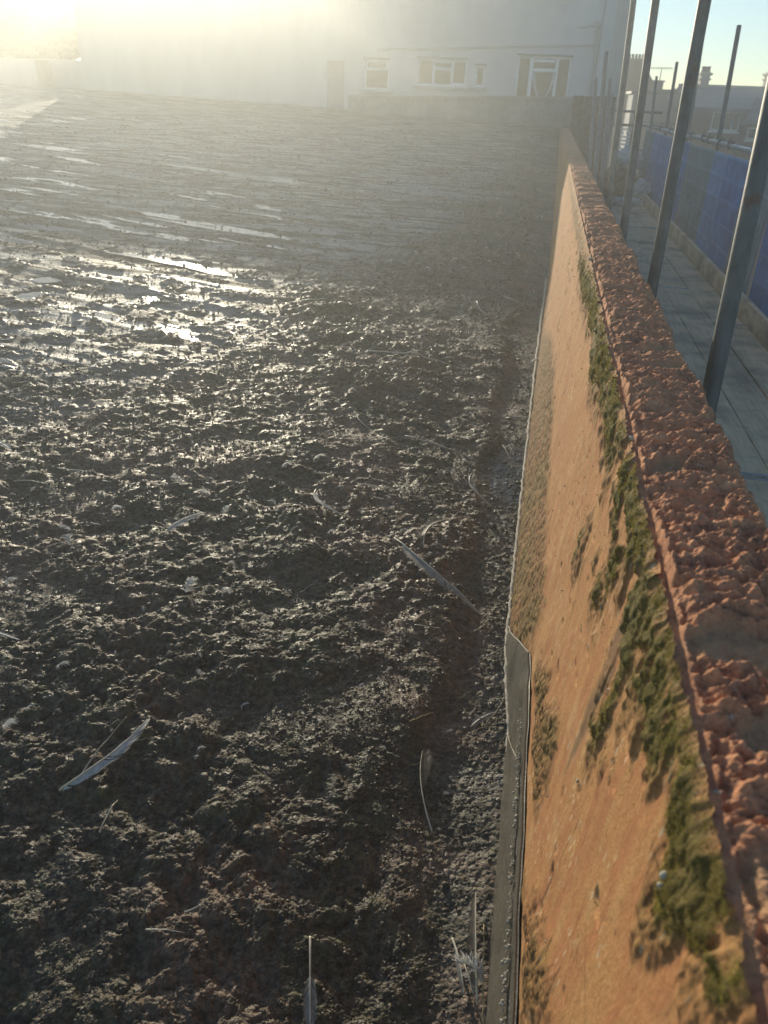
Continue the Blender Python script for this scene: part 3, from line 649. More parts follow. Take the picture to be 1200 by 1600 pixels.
FE = [
 ('large white gull feather with torn vane, curving across the muck at lower left', (98,1256), (238,1152), -.12, .02, .10, M_VW, .02, .012, .08, .0022),
 ('bare pale quill crossing the large white torn feather', (132,1232), (203,1150), .0, 0, 0, None, 1, .008, .04, .0014),
 ('long dark grey feather lying diagonally in front of the gravelly wall foot', (615,856), (750,966), -.05, .015, .085, M_VG, .15, .005, .03, .0019),
 ('long straight grey feather beyond the wet patch, lying across the muck', (572,562), (706,581), .01, .03, .04, M_VG, .2, .006, .02, .0017),
 ('long brown feather with pale quill, above the curled feather near the wall', (633,690), (747,730), -.03, .02, .05, M_VB, .2, .005, .03, .0018),
 ('curled feather hooked downward beside the gravel strip', (768,796), (742,742), .20, .03, .09, M_VG, .25, .005, .03, .0017),
 ('short arched feather with brown vane above the long diagonal feather', (704,823), (662,872), -.16, .03, .18, M_VB, .1, .005, .03, .0017),
 ('thin pale quill tip pointing right of the arched brown feather', (700,828), (736,820), .1, .04, 0, M_VG, .2, .005, .03, .0013),
 ('small white crescent feather alone in the middle of the muck', (494,776), (533,816), -.22, .10, .02, M_VW, .1, .005, .03, .0015),
 ('thin fawn quill lying flat right of the white crescent feather', (558,766), (634,779), -.04, .02, .02, M_VB, .3, .004, .02, .0013),
 ('bowed pale quill with sparse barbs, standing upright in the picture near the felt strip', (675,1304), (660,1180), .07, 0, .16, M_VB, .45, .005, .05, .0017),
 ('upright feather cut by the bottom edge with a fan of dark barbs', (485,1482), (485,1625), .0, .10, .10, M_VG, .45, .008, .03, .0019),
 ('short white quill leaning against the rubbish at the wall foot', (705,1478), (722,1572), .03, .0, .10, M_VG, .25, .008, .04, .0018),
 ('thin split quill beside the short white quill at the wall foot', (722,1520), (736,1578), .0, .12, .0, M_VG, .3, .010, .03, .0012),
 ('dark brown feather standing along the felt strip at lower right', (742,1588), (741,1412), .01, .09, .0, M_VB, .1, .008, .03, .0019),
 ('smooth white feather entering at the left edge', (-25,992), (34,1011), -.03, .08, .05, M_VW, .05, .006, .03, .0018),
 ('white and grey striped feather at the left edge further up', (-8,704), (17,716), .05, .22, .1, M_VW, .05, .006, .05, .0015),
 ('plump pale feather pointing up right near the white tufts', (262,846), (322,814), .08, .05, .14, M_VW, .02, .006, .03, .0016),
 ('small straight quill beyond the long brown feather', (724,648), (776,650), .0, .03, .03, M_VG, .2, .004, .02, .0015),
 ('pale quill lying level at the edge of the rippled film', (458,482), (513,484), -.02, .03, .03, M_VW, .1, .004, .02, .0018),
 ('thin quill level with the far end of the muck patch', (540,460), (582,468), .0, .02, .02, M_VG, .1, .004, .02, .0018),
 ('thin curved quill among the far scattered bits near the wall', (748,476), (762,502), -.12, .0, .06, M_VG, .2, .005, .04, .0018),
 ('dark quill slanting among the far scattered bits', (786,466), (822,484), .0, .02, .02, M_VB, .1, .004, .02, .0018),
 ('small pale quill poking towards the wall beside the gravel', (785,700), (797,720), .0, .0, .0, None, 1, .004, .02, .0015),
 ('slim grey quill curving left of the long brown feather', (558,664), (582,682), -.1, .05, .0, M_VG, .2, .004, .02, .0014),
 ('pale broad feather lying flat left of the twig bundle by the felt', (735,1140), (776,1118), .05, .14, .12, M_VG, .05, .006, .02, .0013),
 ('thin curved straw-coloured quill low at the left', (292,1450), (335,1422), -.14, .0, .0, None, 1, .006, .04, .0012),
 ('short level quill below the thin curved one at lower left', (232,1478), (292,1483), .0, .0, .02, M_VB, .4, .006, .02, .0012),
 ('dark broken quill below the large white torn feather', (160,1322), (187,1266), .0, .0, .03, M_VB, .3, .006, .05, .0017),
 ('pale quill lying across clods at the left, above the white tufts', (25,762), (77,766), .02, .0, .02, M_VW, .3, .004, .02, .0012),
 ('bent white quill above the level pale quill at the left', (92,742), (152,750), -.08, .0, .03, M_VW, .3, .004, .02, .0012),
 ('thin pale quill right of the arched brown feather and above it', (688,742), (735,755), .05, .0, .0, None, 1, .004, .02, .0010),
]
for f_ in FE:
    lab, A, B, bow, wl, wr, vm, v0, lift, arch, rq = f_
    feather(lab, A, B, bow, wl, wr, vm, v0, lift, arch, rq)
DN = [(112,835,.020,'round white down tuft, upper of two close together at the left'),(110,860,.022,'white down tuft, lower of two close together at the left'),
 (190,802,.024,'white wispy down tuft between the round tufts and the plump feather'),(284,768,.026,'spiky white down tuft with two upturned points'),
 (330,782,.026,'curled white down feather right of the spiky tuft'),(349,812,.020,'pale down tuft just below the curled down feather'),
 (440,742,.024,'fluffy down ball on a thin stalk in the middle of the muck'),(490,727,.026,'soft grey fan shaped down feather beside the fluffy ball'),
 (292,943,.030,'frilled white down feather lying below the plump feather'),(356,932,.022,'faint pale down tuft right of the frilled down feather'),
 (395,622,.020,'white tuft near the top edge of the coarse muck'),(446,664,.022,'white tuft on the coarse muck right of a smaller one'),
 (349,669,.014,'tiny white tuft on the coarse muck'),(580,484,.030,'upright pale tuft far out towards the house'),
 (830,566,.035,'pale clump of down caught at the wall foot by the damp patch'),(750,1553,.030,'white spread of barbs stuck to the felt strip at bottom right'),
 (8,918,.020,'white tuft at the left edge above the smooth white feather'),
 (640,480,.020,'small tuft beside the level quills far out'),(705,412,.030,'pale tuft on the far muck near the wall'),
 (820,1235,.018,'small dark curl of down near the felt strip'),(8,1148,.020,'buff tuft at the left edge level with the large white feather'),
 (92,1055,.018,'faint white tuft in a hollow at the left')]
for x_, y_, s_, l_ in DN: down(x_, y_, s_, l_)
for i in range(240):
    if i < 110: px_, py_ = random.uniform(520, 850), random.uniform(300, 520)
    else: px_, py_ = random.uniform(0, 800), random.uniform(450, 1250)
    g_ = gnd(px_, py_)
    if g_[0] > .02 or g_[1] > 16: continue
    down(px_, py_, random.uniform(.004, .010)*g_[1]**.6, 'tiny pale scrap of down among the clods', 'tiny scraps of down strewn over the roof', random.choice([M_VW, M_VW, M_VG]), 22)
def stick(name, label, cat, P, rad, mt, lift=.008, fork=None):
    pts = [gnd(*p) for p in P]; Q = []
    for i in range(len(pts)-1):
        for k in range(5): t = k/5; Q.append(pts[i]*(1-t)+pts[i+1]*t)
    Q.append(pts[-1]); Q = np.array(Q); h = height(Q[:, 0], Q[:, 1])[0]+plane(Q[:, 0], Q[:, 1])
    Q[:, 2] = h.max()*.5+h*.5+lift+.0015*RNG.standard_normal(len(Q))
    Q[:, :2] += .0012*RNG.standard_normal((len(Q), 2))
    m = MB(); m.tube([tuple(q) for q in Q], [rad*(1-.6*i/len(Q)) for i in range(len(Q))], 6)
    if fork:
        i0 = int(len(Q)*.5); q = Q[i0]; e = gnd(*fork); e[2] = q[2]+.004; m.tube([tuple(q), tuple((q+e)/2+np.array([0,0,.003])), tuple(e)], [rad*.6, rad*.45, rad*.2], 5)
    return tag(m.build(name, mt, None, True), label, cat)
stick('stick', 'smooth pale stick leaning on the foot of the wall', 'stick', [(730,1055),(765,1028),(806,1006)], .0032, M_STICK, .015)
stick('twig', 'forked twig running down beside the felt strip end', 'twig', [(800,1078),(782,1108),(758,1142),(735,1150)], .0026, M_STICK, .012, (728,1135))
stick('twig', 'brown twig slanting from the twig bundle towards the wall', 'twig', [(700,1040),(735,1058),(785,1092)], .0016, M_TWIG, .012, (790,1085))
stick('twig', 'curled pale stem at the left end of the twig bundle', 'twig', [(643,1052),(675,1052),(690,1058),(703,1052)], .0012, M_STICK, .012)
stick('twig', 'straight stem crossing the curled stem in the twig bundle', 'twig', [(664,1033),(690,1062),(724,1088)], .0015, M_STICK, .014)
stick('twig', 'short stem poking up under the straight stem', 'twig', [(716,1096),(730,1086),(745,1080)], .0012, M_STICK, .012)
stick('twig', 'thin stem just left of the felt strip below the forked twig', 'twig', [(796,1125),(775,1130),(757,1144)], .0014, M_STICK, .012)
stick('twig', 'small fallen stem right of the forked twig, reaching down', 'twig', [(795,1150),(782,1165),(778,1178)], .0014, M_STICK, .010)
stick('straw', 'long yellow straw standing along the felt strip at bottom right', 'straw', [(752,1625),(751,1550),(753,1460)], .0022, M_STRAW, .014)
stick('straw', 'thin dark straw left of the yellow straw', 'straw', [(765,1440),(760,1490)], .0012, M_TWIG, .012)
stick('twig', 'slender twig lying far out beyond the damp patch', 'twig', [(780,560),(812,566),(834,575)], .0025, M_TWIG, .010, (800,548))
stick('twig', 'wiry twig curling near the wall above the curled feather', 'twig', [(730,712),(760,706),(786,708)], .0014, M_TWIG, .008)
stick('twig', 'dark twig stub standing among far scattered bits', 'twig', [(420,412),(422,398)], .004, M_TWIG, .02)

for i in range(46):
    if i < 26: px_, py_ = random.uniform(600, 800), random.uniform(440, 1300)
    else: px_, py_ = random.uniform(0, 640), random.uniform(500, 1350)
    L_ = random.uniform(14, 46)*(py_/900.)**.7; a_ = random.uniform(-1.2, 1.2)
    P_ = [(px_, py_), (px_+.5*L_*math.cos(a_)+random.uniform(-3, 3), py_+.5*L_*math.sin(a_)*.6), (px_+L_*math.cos(a_), py_+L_*math.sin(a_)*.6)]
    if max(p[0] for p in P_) > 812: continue
    o = stick('straw', 'thin broken bit of straw lying among the clods', 'straw', P_, random.uniform(.0008, .0016), random.choice([M_STRAW, M_STICK, M_QUILL]), .006); o['group'] = 'bits of straw strewn over the roof'

# ------------------------------------------------------------------ scaffold on the street side
ZB = -1.42
labels_b = ['against the wall', 'second from the wall', 'in the middle of the deck', 'second from the blue guards', 'at the foot of the blue guards']
k = 0
for row, (y0, y1) in enumerate(((-.6, 3.30), (3.31, 7.34), (7.36, 11.2), (11.21, 14.9))):
    for c in range(5):
        x0 = .462+.2265*c; dz = random.uniform(-.004, .004)+(.012 if (row, c) in ((2, 2), (1, 4)) else 0); sh = random.uniform(-.02, .02)
        if row == 1 and c == 4: y1_ = 6.1
        else: y1_ = y1
        y0_ = 6.12 if (row == 2 and c == 4) else y0
        m = MB(); a = (x0+random.uniform(0, .003), y0_, ZB-.038+dz); b_ = (x0+.2225, y1_-.003, ZB+dz); m.box(a, b_)
        e = empty('scaffold_board', (x0+.11, (y0_+y1_)/2, ZB), 'pale timber scaffold board, '+labels_b[c]+', '+('nearest row', 'second row from the camera', 'third row from the camera', 'farthest row')[row], 'board', 'timber boards of the scaffold deck')
        bo = m.build('board', M_BOARD, e)
        md = bo.modifiers.new('b', 'BEVEL'); md.width = .004; md.segments = 2
        for yy in (y0_+.004, y1_-.028): m = MB(); m.box((x0-.001, yy, ZB-.040+dz), (x0+.2240, yy+.022, ZB+.0015+dz)); m.build('end_band', M_BAND, e)
def pole(x, y, z0, z1, label, lean=(0, 0), name='scaffold_pole', joint=None, couplers=()):
    e = empty(name, (x, y, z0), label, 'scaffold pole', 'upright scaffold poles')
    m = MB(); p0 = (x, y, z0); p1 = (x+lean[0]*(z1-z0), y+lean[1]*(z1-z0), z1); m.tube([p0, p1], .02415, 20, cap=True); m.build('tube', M_STEEL, e, True)
    for zc in couplers:
        t = (zc-z0)/(z1-z0); cx = x+lean[0]*(z1-z0)*t; cy = y+lean[1]*(z1-z0)*t
        m = MB(); m.tube([(cx, cy, zc-.03), (cx, cy, zc+.03)], .033, 14); m.box((cx-.03, cy-.05, zc-.022), (cx+.03, cy-.02, zc+.022)); m.tube([(cx+.02, cy-.06, zc), (cx+.05, cy-.06, zc)], .009, 6); m.build('coupler', M_STEEL, e, False)
    return e
def pole_px(A, B, X, z0, z1, label, couplers=()):
    a, b_ = on_x(*A, X), on_x(*B, X)
    ly = (a[1]-b_[1])/(a[2]-b_[2]); y0 = b_[1]+ly*(z0-b_[2]); return pole(X, y0, z0, z1, label, (0, ly), couplers=couplers)
pole_px((1154,410), (1108,625), .52, -2.6, 1.6, 'nearest scaffold pole behind the wall, thickest, leaving the picture on the right', (-1.5,))
pole_px((1085,90), (1018,455), .51, -2.6, 2.4, 'second scaffold pole from the camera behind the wall, with a bright left rim', (-1.5,))
pole_px((1012,90), (974,362), .51, -2.6, 3., 'third scaffold pole from the camera, just left of the white bag', (-1.5,))
pole_px((985,40), (953,300), .51, -2.6, 3.4, 'fourth scaffold pole, against the corner of the white house', (-1.5,))
for i, (A, B, zt, lb) in enumerate((((947,90),(930,265), .72, 'dark pole ending halfway up the house corner, fifth behind the wall'), ((931,130),(921,250), .45, 'short thin pole left of the dark one, before the house corner'), ((953,130),(940,275), .36, 'thin pole just right of the dark pole before the house corner'), ((956,150),(948,240), .2, 'lowest thin pole in front of the far net'))):
    X = (.51, .51, .75, 1.15)[i]; pole_px(A, B, X, -2.6, on_x(*A, X)[2]+.05, lb)
for (A, B, lb) in (((1155,40),(1130,180),'tallest outer pole, ending against the sky near the right edge'), ((1098,57),(1080,180),'outer pole ending against the sky beside the second near pole'), ((1058,97),(1043,190),'outer pole ending in the sky above the grey roof'), ((1026,120),(1018,190),'far short outer pole ending in front of the gabled chimney')):
    a = on_x(*A, 1.80); pole_px(A, B, 1.80, -2.6, a[2], lb, (-.32,))
# guard rail and mid rail
def rail(y0, y1, x, z, label, rad=.02415, mt=None, coup=()):
    e = empty('guard_rail', (x, y0, z), label, 'scaffold rail', 'horizontal scaffold rails'); m = MB(); m.tube([(x, y0, z), (x, (y0+y1)/2, z-.004), (x, y1, z)], rad, 16); m.build('tube', mt or M_RAIL, e, True)
    for yc in coup:
        m = MB()
        for q in (-.028, .012): m.tube([(x, yc+q, z), (x, yc+q+.014, z)], .034, 12)
        m.box((x-.03, yc-.02, z+.02), (x+.03, yc+.02, z+.045)); m.tube([(x-.01, yc-.006, z+.03), (x-.01, yc-.006, z+.075)], .008, 6); m.build('coupler', M_STEEL, e)
rail(.6, 11.4, 1.75, -.32, 'top guard rail over the blue guards, nearer length with clips', coup=(8.9, 9.4, 10.1, 10.5, 7.6))
rail(11.2, 19.5, 1.75, -.33, 'top guard rail over the blue guards, farther length', coup=(11.3, 12.4, 13.4, 14.6, 16.))
rail(.6, 19.5, 1.83, -.80, 'thinner mid rail glinting behind the blue guards', .022)
# brick guards: moulded plastic panels hung from the rail
def guard(y0, y1, mt, label, seed):
    rnd_ = random.Random(seed); x = 1.735+rnd_.uniform(-.012, .012); lean = rnd_.uniform(-.03, .02)
    zt, zb = -.40, -1.40; W = y1-y0
    e = empty('brick_guard', (x, (y0+y1)/2, zb), label, 'guard panel', 'plastic brick guard panels on the scaffold')
    def P(t, z, d=0.): return (x+d+lean*(zt-z), y0+W*t, z)
    fr = MB()
    for t in (0.02, .98): fr.obox(P(t, zb), P(t, zt), .030, .024, up=(1,0,0))
    for z_ in (zb+.01, zb+.2, -1.0, -.79, -.6, zt-.01): fr.obox(P(.02, z_), P(.98, z_), .020, .026)
    fr.build('frame', mt, e)
    gr = MB(); n = int(W/.036)
    for i in range(1, n):
        t = i/n
        gr.obox(P(t, zb, .004), P(t, zt, .004), .012, .018, up=(1,0,0))
    for j in range(1, 21):
        z_ = zb+(zt-zb)*j/21; gr.obox(P(.03, z_, .012), P(.97, z_, .012), .010, .016)
    for (a, b_, c, d) in ((.12, .42, zb+.22, zb+.38), (.55, .9, -.78, -.62), (.1, .9, zt-.12, zt-.03), (.1, .5, -1.0, -.82), (.5, .9, zb+.03, zb+.18)):
        if rnd_.random() < .75:
            p, q = P(a, c, .02), P(b_, d, .02); gr.box((p[0]-.002, p[1], p[2]), (p[0]+.002, q[1], q[2]))
    gr.build('mesh', mt, e)
    hk = MB()
    for t in (.2, .8):
        p = P(t, zt); hk.tube([p, (1.75-.03, p[1], -.34), (1.745, p[1], -.288), (1.785, p[1], -.30), (1.79, p[1], -.34)], .007, 6)
    hk.build('hook', M_BAND, e)
Gs = [(.85,1.68,M_BLUE,'blue panel abreast of the camera'),(1.70,2.53,M_GREYP,'grey panel near the camera, outside the picture'),(2.55,3.38,M_BLUE,'blue panel following the near grey one'),(3.4,4.25,M_BLUE,'blue panel fourth from the near end'),(4.27,5.1,M_BLUE,'blue panel fifth from the near end'),(5.12,5.95,M_BLUE,'blue panel sixth from the near end'),(5.97,6.8,M_BLUE,'blue panel showing right of the nearest pole'),
 (6.82,7.72,M_GREYP,'grey panel directly left of the nearest pole'),(7.74,8.75,M_BLUE,'blue panel beside the grey one, under the rail clips'),
 (8.77,9.45,M_BLUE,'blue panel just beyond the one under the rail clips'),(9.47,10.3,M_GREYP,'grey panel beside the second near pole'),
 (10.32,11.2,M_GREYP,'grey panel hidden partly by the second near pole'),(11.22,12.3,M_BLUE,'blue panel just left of the second near pole'),
 (12.32,13.3,M_BLUE,'farther blue panel left of the second near pole'),(13.32,14.3,M_BLUE,'third blue panel left of the second near pole'),(14.32,15.3,M_BLUE,'blue panel farthest but one'),(15.32,16.6,M_GREYP,'farthest grey panel next to the rubble heap')]
for i, (a, b_, mt, lb) in enumerate(Gs): guard(a, b_, (M_BLUE, M_BLUE2, M_BLUE3)[(i*7+i//2) % 3] if mt is M_BLUE else mt, 'upright plastic mesh brick guard, '+lb, i)
for i, (a, b_) in enumerate(((.6, 6.9), (6.92, 10.8), (10.82, 14.7))):
    m = MB(); m.box((1.60, a, ZB-.04), (1.638, b_, ZB+.15)); bo = m.build('toe_board', M_BOARD); tag(bo, ('nearest', 'middle', 'farthest')[i]+' toe board on edge under the plastic guards', 'board', 'toe boards under the guards')
# rubble, bag and sheet at the far end of the deck
def lump(name, c, s_, mt, seed, label, cat, amp=.25):
    th_ = np.linspace(0, math.pi, 40); ph = np.linspace(0, 2*math.pi, 64, endpoint=False); A, B = np.meshgrid(th_, ph, indexing='ij')
    d = 1+amp*fbm(A*3+B.clip(0, 9)*0+np.cos(B)*2, np.sin(B)*2+A, 3, seed); x_ = np.sin(A)*np.cos(B)*d*s_[0]+c[0]; y_ = np.sin(A)*np.sin(B)*d*s_[1]+c[1]; z_ = np.maximum(np.cos(A)*d, -.5)*s_[2]+c[2]
    F = [(i*64+j, (i+1)*64+j, (i+1)*64+(j+1) % 64, i*64+(j+1) % 64) for i in range(39) for j in range(64)]
    return tag(link_mesh(name, np.stack([x_, y_, z_], -1).reshape(-1, 3), F, mt, None, True), label, cat)
c = on_z(985, 318, ZB); c2 = on_y(978, 292, 14.3)
lump('rubble_heap', (1.22, 14.6, ZB+.14), (.34, .45, .30), M_RUB, 5, 'dark heap of rubble at the far end of the scaffold deck', 'rubble', .5)
lump('rubble_bag', (1.33, 14.9, -.86), (.22, .2, .20), M_BAG, 9, 'bright white rubble bag on top of the dark heap', 'bag', .45)
lump('dust_sheet', (1.25, 13.9, ZB+.02), (.34, .40, .07), M_BAG, 12, 'flat pale dust sheet lying on the boards before the heap', 'sheet', .4)
lump('bag', (1.55, 14.2, ZB+.14), (.16, .2, .2), M_BAG, 15, 'grey bag slumped against the guards by the heap', 'bag', .3)

# ------------------------------------------------------------------ far parapet, pier and the white house
fw = empty('boundary_wall', (-2, 21, -.5), 'grey weathered cross wall at the far end of the roof, with a flat coping', 'wall')
NXw, NZw = 260, 40; xs = np.linspace(-5.05, .62, NXw); t = np.linspace(0, 1, NZw); A, T = np.meshgrid(xs, t, indexing='ij')
ztop = .10+.028*(A+.6); zz = -1.3+(ztop-.06+1.3)*T; yy = 21-.02*fbm(A*2, zz*3, 4, 500)-.008*fbm(A*12, zz*14, 2, 505)
link_mesh('wall', np.stack([A, yy, zz], -1).reshape(-1, 3), grid_faces(NXw, NZw), M_CONC, fw, True)
m = MB(); m.add([(-5.05, 20.93, ztop[0,0]-.07), (.62, 20.93, ztop[-1,0]-.07), (.62, 21.3, ztop[-1,0]-.07), (-5.05, 21.3, ztop[0,0]-.07), (-5.05, 20.93, ztop[0,0]), (.62, 20.93, ztop[-1,0]), (.62, 21.3, ztop[-1,0]), (-5.05, 21.3, ztop[0,0])], [(0,3,2,1),(4,5,6,7),(0,1,5,4),(1,2,6,5),(2,3,7,6),(3,0,4,7)]); m.build('coping', M_CONC, fw)
m = MB(); m.box((-5.04, 21.06, -1.5), (.62, 21.25, -.10)); m.build('wall_back', M_CONC, fw)
# rough brick pier where the parapet meets the cross wall
pr = empty('brick_pier', (.8, 19.9, -2.), 'dark rough brick pier at the far end of the parapet', 'pier')
NP = 80; m_ = []
a_ = np.linspace(.38, 1.30, 90); b_ = np.linspace(-2.4, .14, 120); A, B = np.meshgrid(a_, b_, indexing='ij')
yy = 19.75-.05*fbm(A*3, B*3, 4, 520)-.02*fbm(A*14, B*22, 2, 525); link_mesh('brick_face', np.stack([A, yy, B], -1).reshape(-1, 3), grid_faces(90, 120), M_BRICKD, pr, False)
m = MB(); m.box((.40, 19.85, -2.6), (1.28, 20.7, .10)); m.build('core', M_BRICKD, pr)

YH = 24.0
hs = empty('white_house', (-2, YH, -9), 'large white painted house closing the far end of the roof, with string course and windows', 'house')
xd = on_y(540, 60, YH)[0]; xl = -7.1; xr = 1.25; ztall = 4.4; zlow = 2.35; xfar = -13.9
# openings: (x0, x1, z0, z1)
OPN = [(xd-.52, xd-.03, -1., .80), (-5.33, -4.62, .12, .86), (-3.84, -2.47, .27, .92), (-2.24, -1.98, .28, .80), (-1.13, .29, .0, 1.06)]
xsb = sorted({xl, xr, *[v for o in OPN for v in o[:2]]}); zsb = sorted({-9, ztall, *[v for o in OPN for v in o[2:]]})
V = []; F = []
def wall_with_holes(x0, x1, z0, z1, holes, y, name, mt, parent, depth=.16):
    xs_ = sorted({x0, x1, *[v for h in holes for v in h[:2]]}); zs_ = sorted({z0, z1, *[v for h in holes for v in h[2:]]}); m = MB()
    for i in range(len(xs_)-1):
        for j in range(len(zs_)-1):
            cx, cz = (xs_[i]+xs_[i+1])/2, (zs_[j]+zs_[j+1])/2
            if any(h[0] < cx < h[1] and h[2] < cz < h[3] for h in holes): continue
            m.add([(xs_[i], y, zs_[j]), (xs_[i+1], y, zs_[j]), (xs_[i+1], y, zs_[j+1]), (xs_[i], y, zs_[j+1])], [(0,1,2,3)])
    for (a, b, c_, d) in holes:
        m.add([(a,y,c_),(b,y,c_),(b,y+depth,c_),(a,y+depth,c_)], [(0,1,2,3)]); m.add([(a,y,d),(b,y,d),(b,y+depth,d),(a,y+depth,d)], [(3,2,1,0)])
        m.add([(a,y,c_),(a,y+depth,c_),(a,y+depth,d),(a,y,d)], [(0,1,2,3)]); m.add([(b,y,c_),(b,y+depth,c_),(b,y+depth,d),(b,y,d)], [(3,2,1,0)])
    return m.build(name, mt, parent)
UP = [(-.75, .15, 2.42, 3.5), (-3.9, -2.5, 2.5, 3.6)]
wall_with_holes(xl, xr, -9, ztall, OPN+UP, YH, 'wall', M_WHITE, hs)
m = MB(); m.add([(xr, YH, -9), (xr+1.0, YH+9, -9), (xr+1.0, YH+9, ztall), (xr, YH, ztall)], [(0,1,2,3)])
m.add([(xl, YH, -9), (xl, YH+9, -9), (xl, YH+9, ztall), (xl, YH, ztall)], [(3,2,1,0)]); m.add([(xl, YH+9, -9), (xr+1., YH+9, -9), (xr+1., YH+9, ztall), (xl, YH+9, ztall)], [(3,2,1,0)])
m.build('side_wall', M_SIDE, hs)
m = MB(); m.box((xl-.1, YH-.15, ztall), (xr+1.1, YH+9.1, ztall+.25)); m.build('roof', M_SLATE, hs)
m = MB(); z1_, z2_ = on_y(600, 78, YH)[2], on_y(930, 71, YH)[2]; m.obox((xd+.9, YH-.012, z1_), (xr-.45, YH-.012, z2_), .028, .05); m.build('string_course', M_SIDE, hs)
def window(o, frames, parent, glass=M_GLASS, y=YH+.09, sill=True):
    a, b, c_, d = o; e = MB(); t = .055
    e.box((a, y-.02, c_), (b, y+.02, c_+t)); e.box((a, y-.02, d-t), (b, y+.02, d)); e.box((a, y-.02, c_+t), (a+t, y+.02, d-t)); e.box((b-t, y-.02, c_+t), (b, y+.02, d-t))
    for fr in frames: e.box(*fr)
    wn = e.build('window', M_FRAME, parent)
    g_ = MB(); g_.add([(a+.01, y+.003, c_+.01), (b-.01, y+.003, c_+.01), (b-.01, y+.003, d-.01), (a+.01, y+.003, d-.01)], [(0,1,2,3)]); g_.build('pane', glass, wn)
    if sill: s_ = MB(); s_.box((a-.1, YH-.09, c_-.07), (b+.1, YH+.06, c_-.003)); s_.build('sill', M_SIDE, wn)
    l = MB(); l.box((a-.03, YH-.02, d+.004), (b+.03, YH+.0, d+.035)); l.build('head_drip', M_DARK, wn)
    return wn
y = YH+.09
window(OPN[1], [((-5.28, y-.045, .60), (-4.67, y+.012, .65)), ((-5.28, y-.045, .78), (-4.67, y+.012, .80)), ((-5.275, y-.044, .65), (-5.235, y+.013, .78)), ((-4.715, y-.044, .65), (-4.675, y+.013, .78))], hs)
window(OPN[2], [((-3.42, y-.03, .325), (-3.36, y+.022, .865)), ((-2.90, y-.03, .325), (-2.84, y+.022, .865)), ((-3.36, y-.031, .66), (-2.90, y+.023, .72)), ((-3.36, y-.045, .83), (-2.90, y+.013, .862)), ((-2.838, y-.045, .325), (-2.53, y+.012, .37))], hs)
window(OPN[3], [], hs)
w4 = window(OPN[4], [((-.80, y-.03, .0), (-.70, y+.022, 1.0)), ((-.12, y-.03, .0), (-.04, y+.022, 1.0)), ((-.70, y-.03, .70), (-.12, y+.0221, .78)), ((-.68, y-.05, .92), (-.14, y+.012, .98))], hs, sill=False)
for s_ in (0, 1):
    m = MB()
    for i in range(16):
        t = i/15.; x_ = -.66+.52*s_; x2 = -.40; px_ = x_+(x2-x_)*(t**2)*.8*(1 if t < .6 else 1); zt_ = .68-.62*t
        m.box((px_-.02-.02*(1-t), y+.0-.03, zt_-.035), (px_+.03+.02*(1-t), y-.026, zt_+.01))
    m.build('curtain', M_CURT, w4)
for o in UP: window(o, [((( o[0]+o[1])/2-.03, y-.03, o[2]+.05), ((o[0]+o[1])/2+.03, y+.022, o[3]-.05))], hs)
m = MB(); a, b = on_y(934, 42, YH), on_y(929, 146, YH); m.tube([(a[0], YH-.06, a[2]), (b[0]-.02, YH-.06, -1)], .035, 8); m.box((a[0]-.07, YH-.13, a[2]), (a[0]+.09, YH-.005, a[2]+.11)); m.tube([(a[0]-.5, YH-.05, a[2]-.03), (a[0], YH-.05, a[2]+.02)], .012, 6); m.build('downpipe', M_SIDE, hs)
m = MB(); m.tube([(a[0]+.12, YH-.05, ztall), (a[0]+.10, YH-.05, -.5)], .02, 6); m.build('cable', M_SIDE, hs)
# the lower wing of the house to the left
lw = empty('low_wing', (-9, YH, -9), 'low flat-roofed white wing in the glare, left of the tall house', 'house')
xg0, xg1 = xd-.52, xd-.03
DOORS = [(xg0, xg1, -9, .80), (-9.2, -8.8, .1, .62)]
wall_with_holes(xfar, xl+.3, -9, zlow-.001, [], YH+.003, 'wall', M_WHITE, lw, .3)
m = MB(); m.box((xg0, YH+.14, -1.), (xg1, YH+.18, .8)); m.build('door', M_SIDE, hs)
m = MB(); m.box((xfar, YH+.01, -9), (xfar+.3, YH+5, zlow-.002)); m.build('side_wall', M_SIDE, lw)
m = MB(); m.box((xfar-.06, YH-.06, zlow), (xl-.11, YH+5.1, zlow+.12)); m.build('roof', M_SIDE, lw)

# ------------------------------------------------------------------ houses beyond, on the right
YB = 32.0
def P32(px, py, Y=YB): return on_y(px, py, Y)
bh = empty('brick_house', (6, YB, -9), 'dark brick house with slate roof and white windows beyond the scaffold', 'house')
x0 = P32(1082, 190)[0]; x1 = 11.5; ze = P32(1150, 168)[2]; zr = P32(1150, 137)[2]
OB = [(P32(1112,187)[0], P32(1157,187)[0], P32(1130,205)[2], P32(1130,173)[2]), (P32(1167,207)[0], P32(1192,207)[0], P32(1180,219)[2], P32(1180,199)[2]), (9., 9.9, -.7, .0)]
wall_with_holes(x0, x1, -9, ze, OB, YB, 'wall', M_BRICK, bh, .12)
m = MB(); m.box((x0, YB+.01, -9), (x0+.25, YB+7, ze-.002)); m.build('side_wall', M_BRICK, bh)
zm = P32(1150, 150)[2]
m = MB(); m.add([(x0-.25, YB-.35, ze-.03), (x1, YB-.35, ze-.03), (x1, YB+2.2, zm+.12), (x0-.25, YB+2.2, zm+.12)], [(0,1,2,3)]); m.add([(x0-.25, YB+2.21, zm+.12), (x1, YB+2.21, zm+.12), (x1, YB+3.4, zr+.06), (x0-.25, YB+3.4, zr+.06)], [(0,1,2,3)])
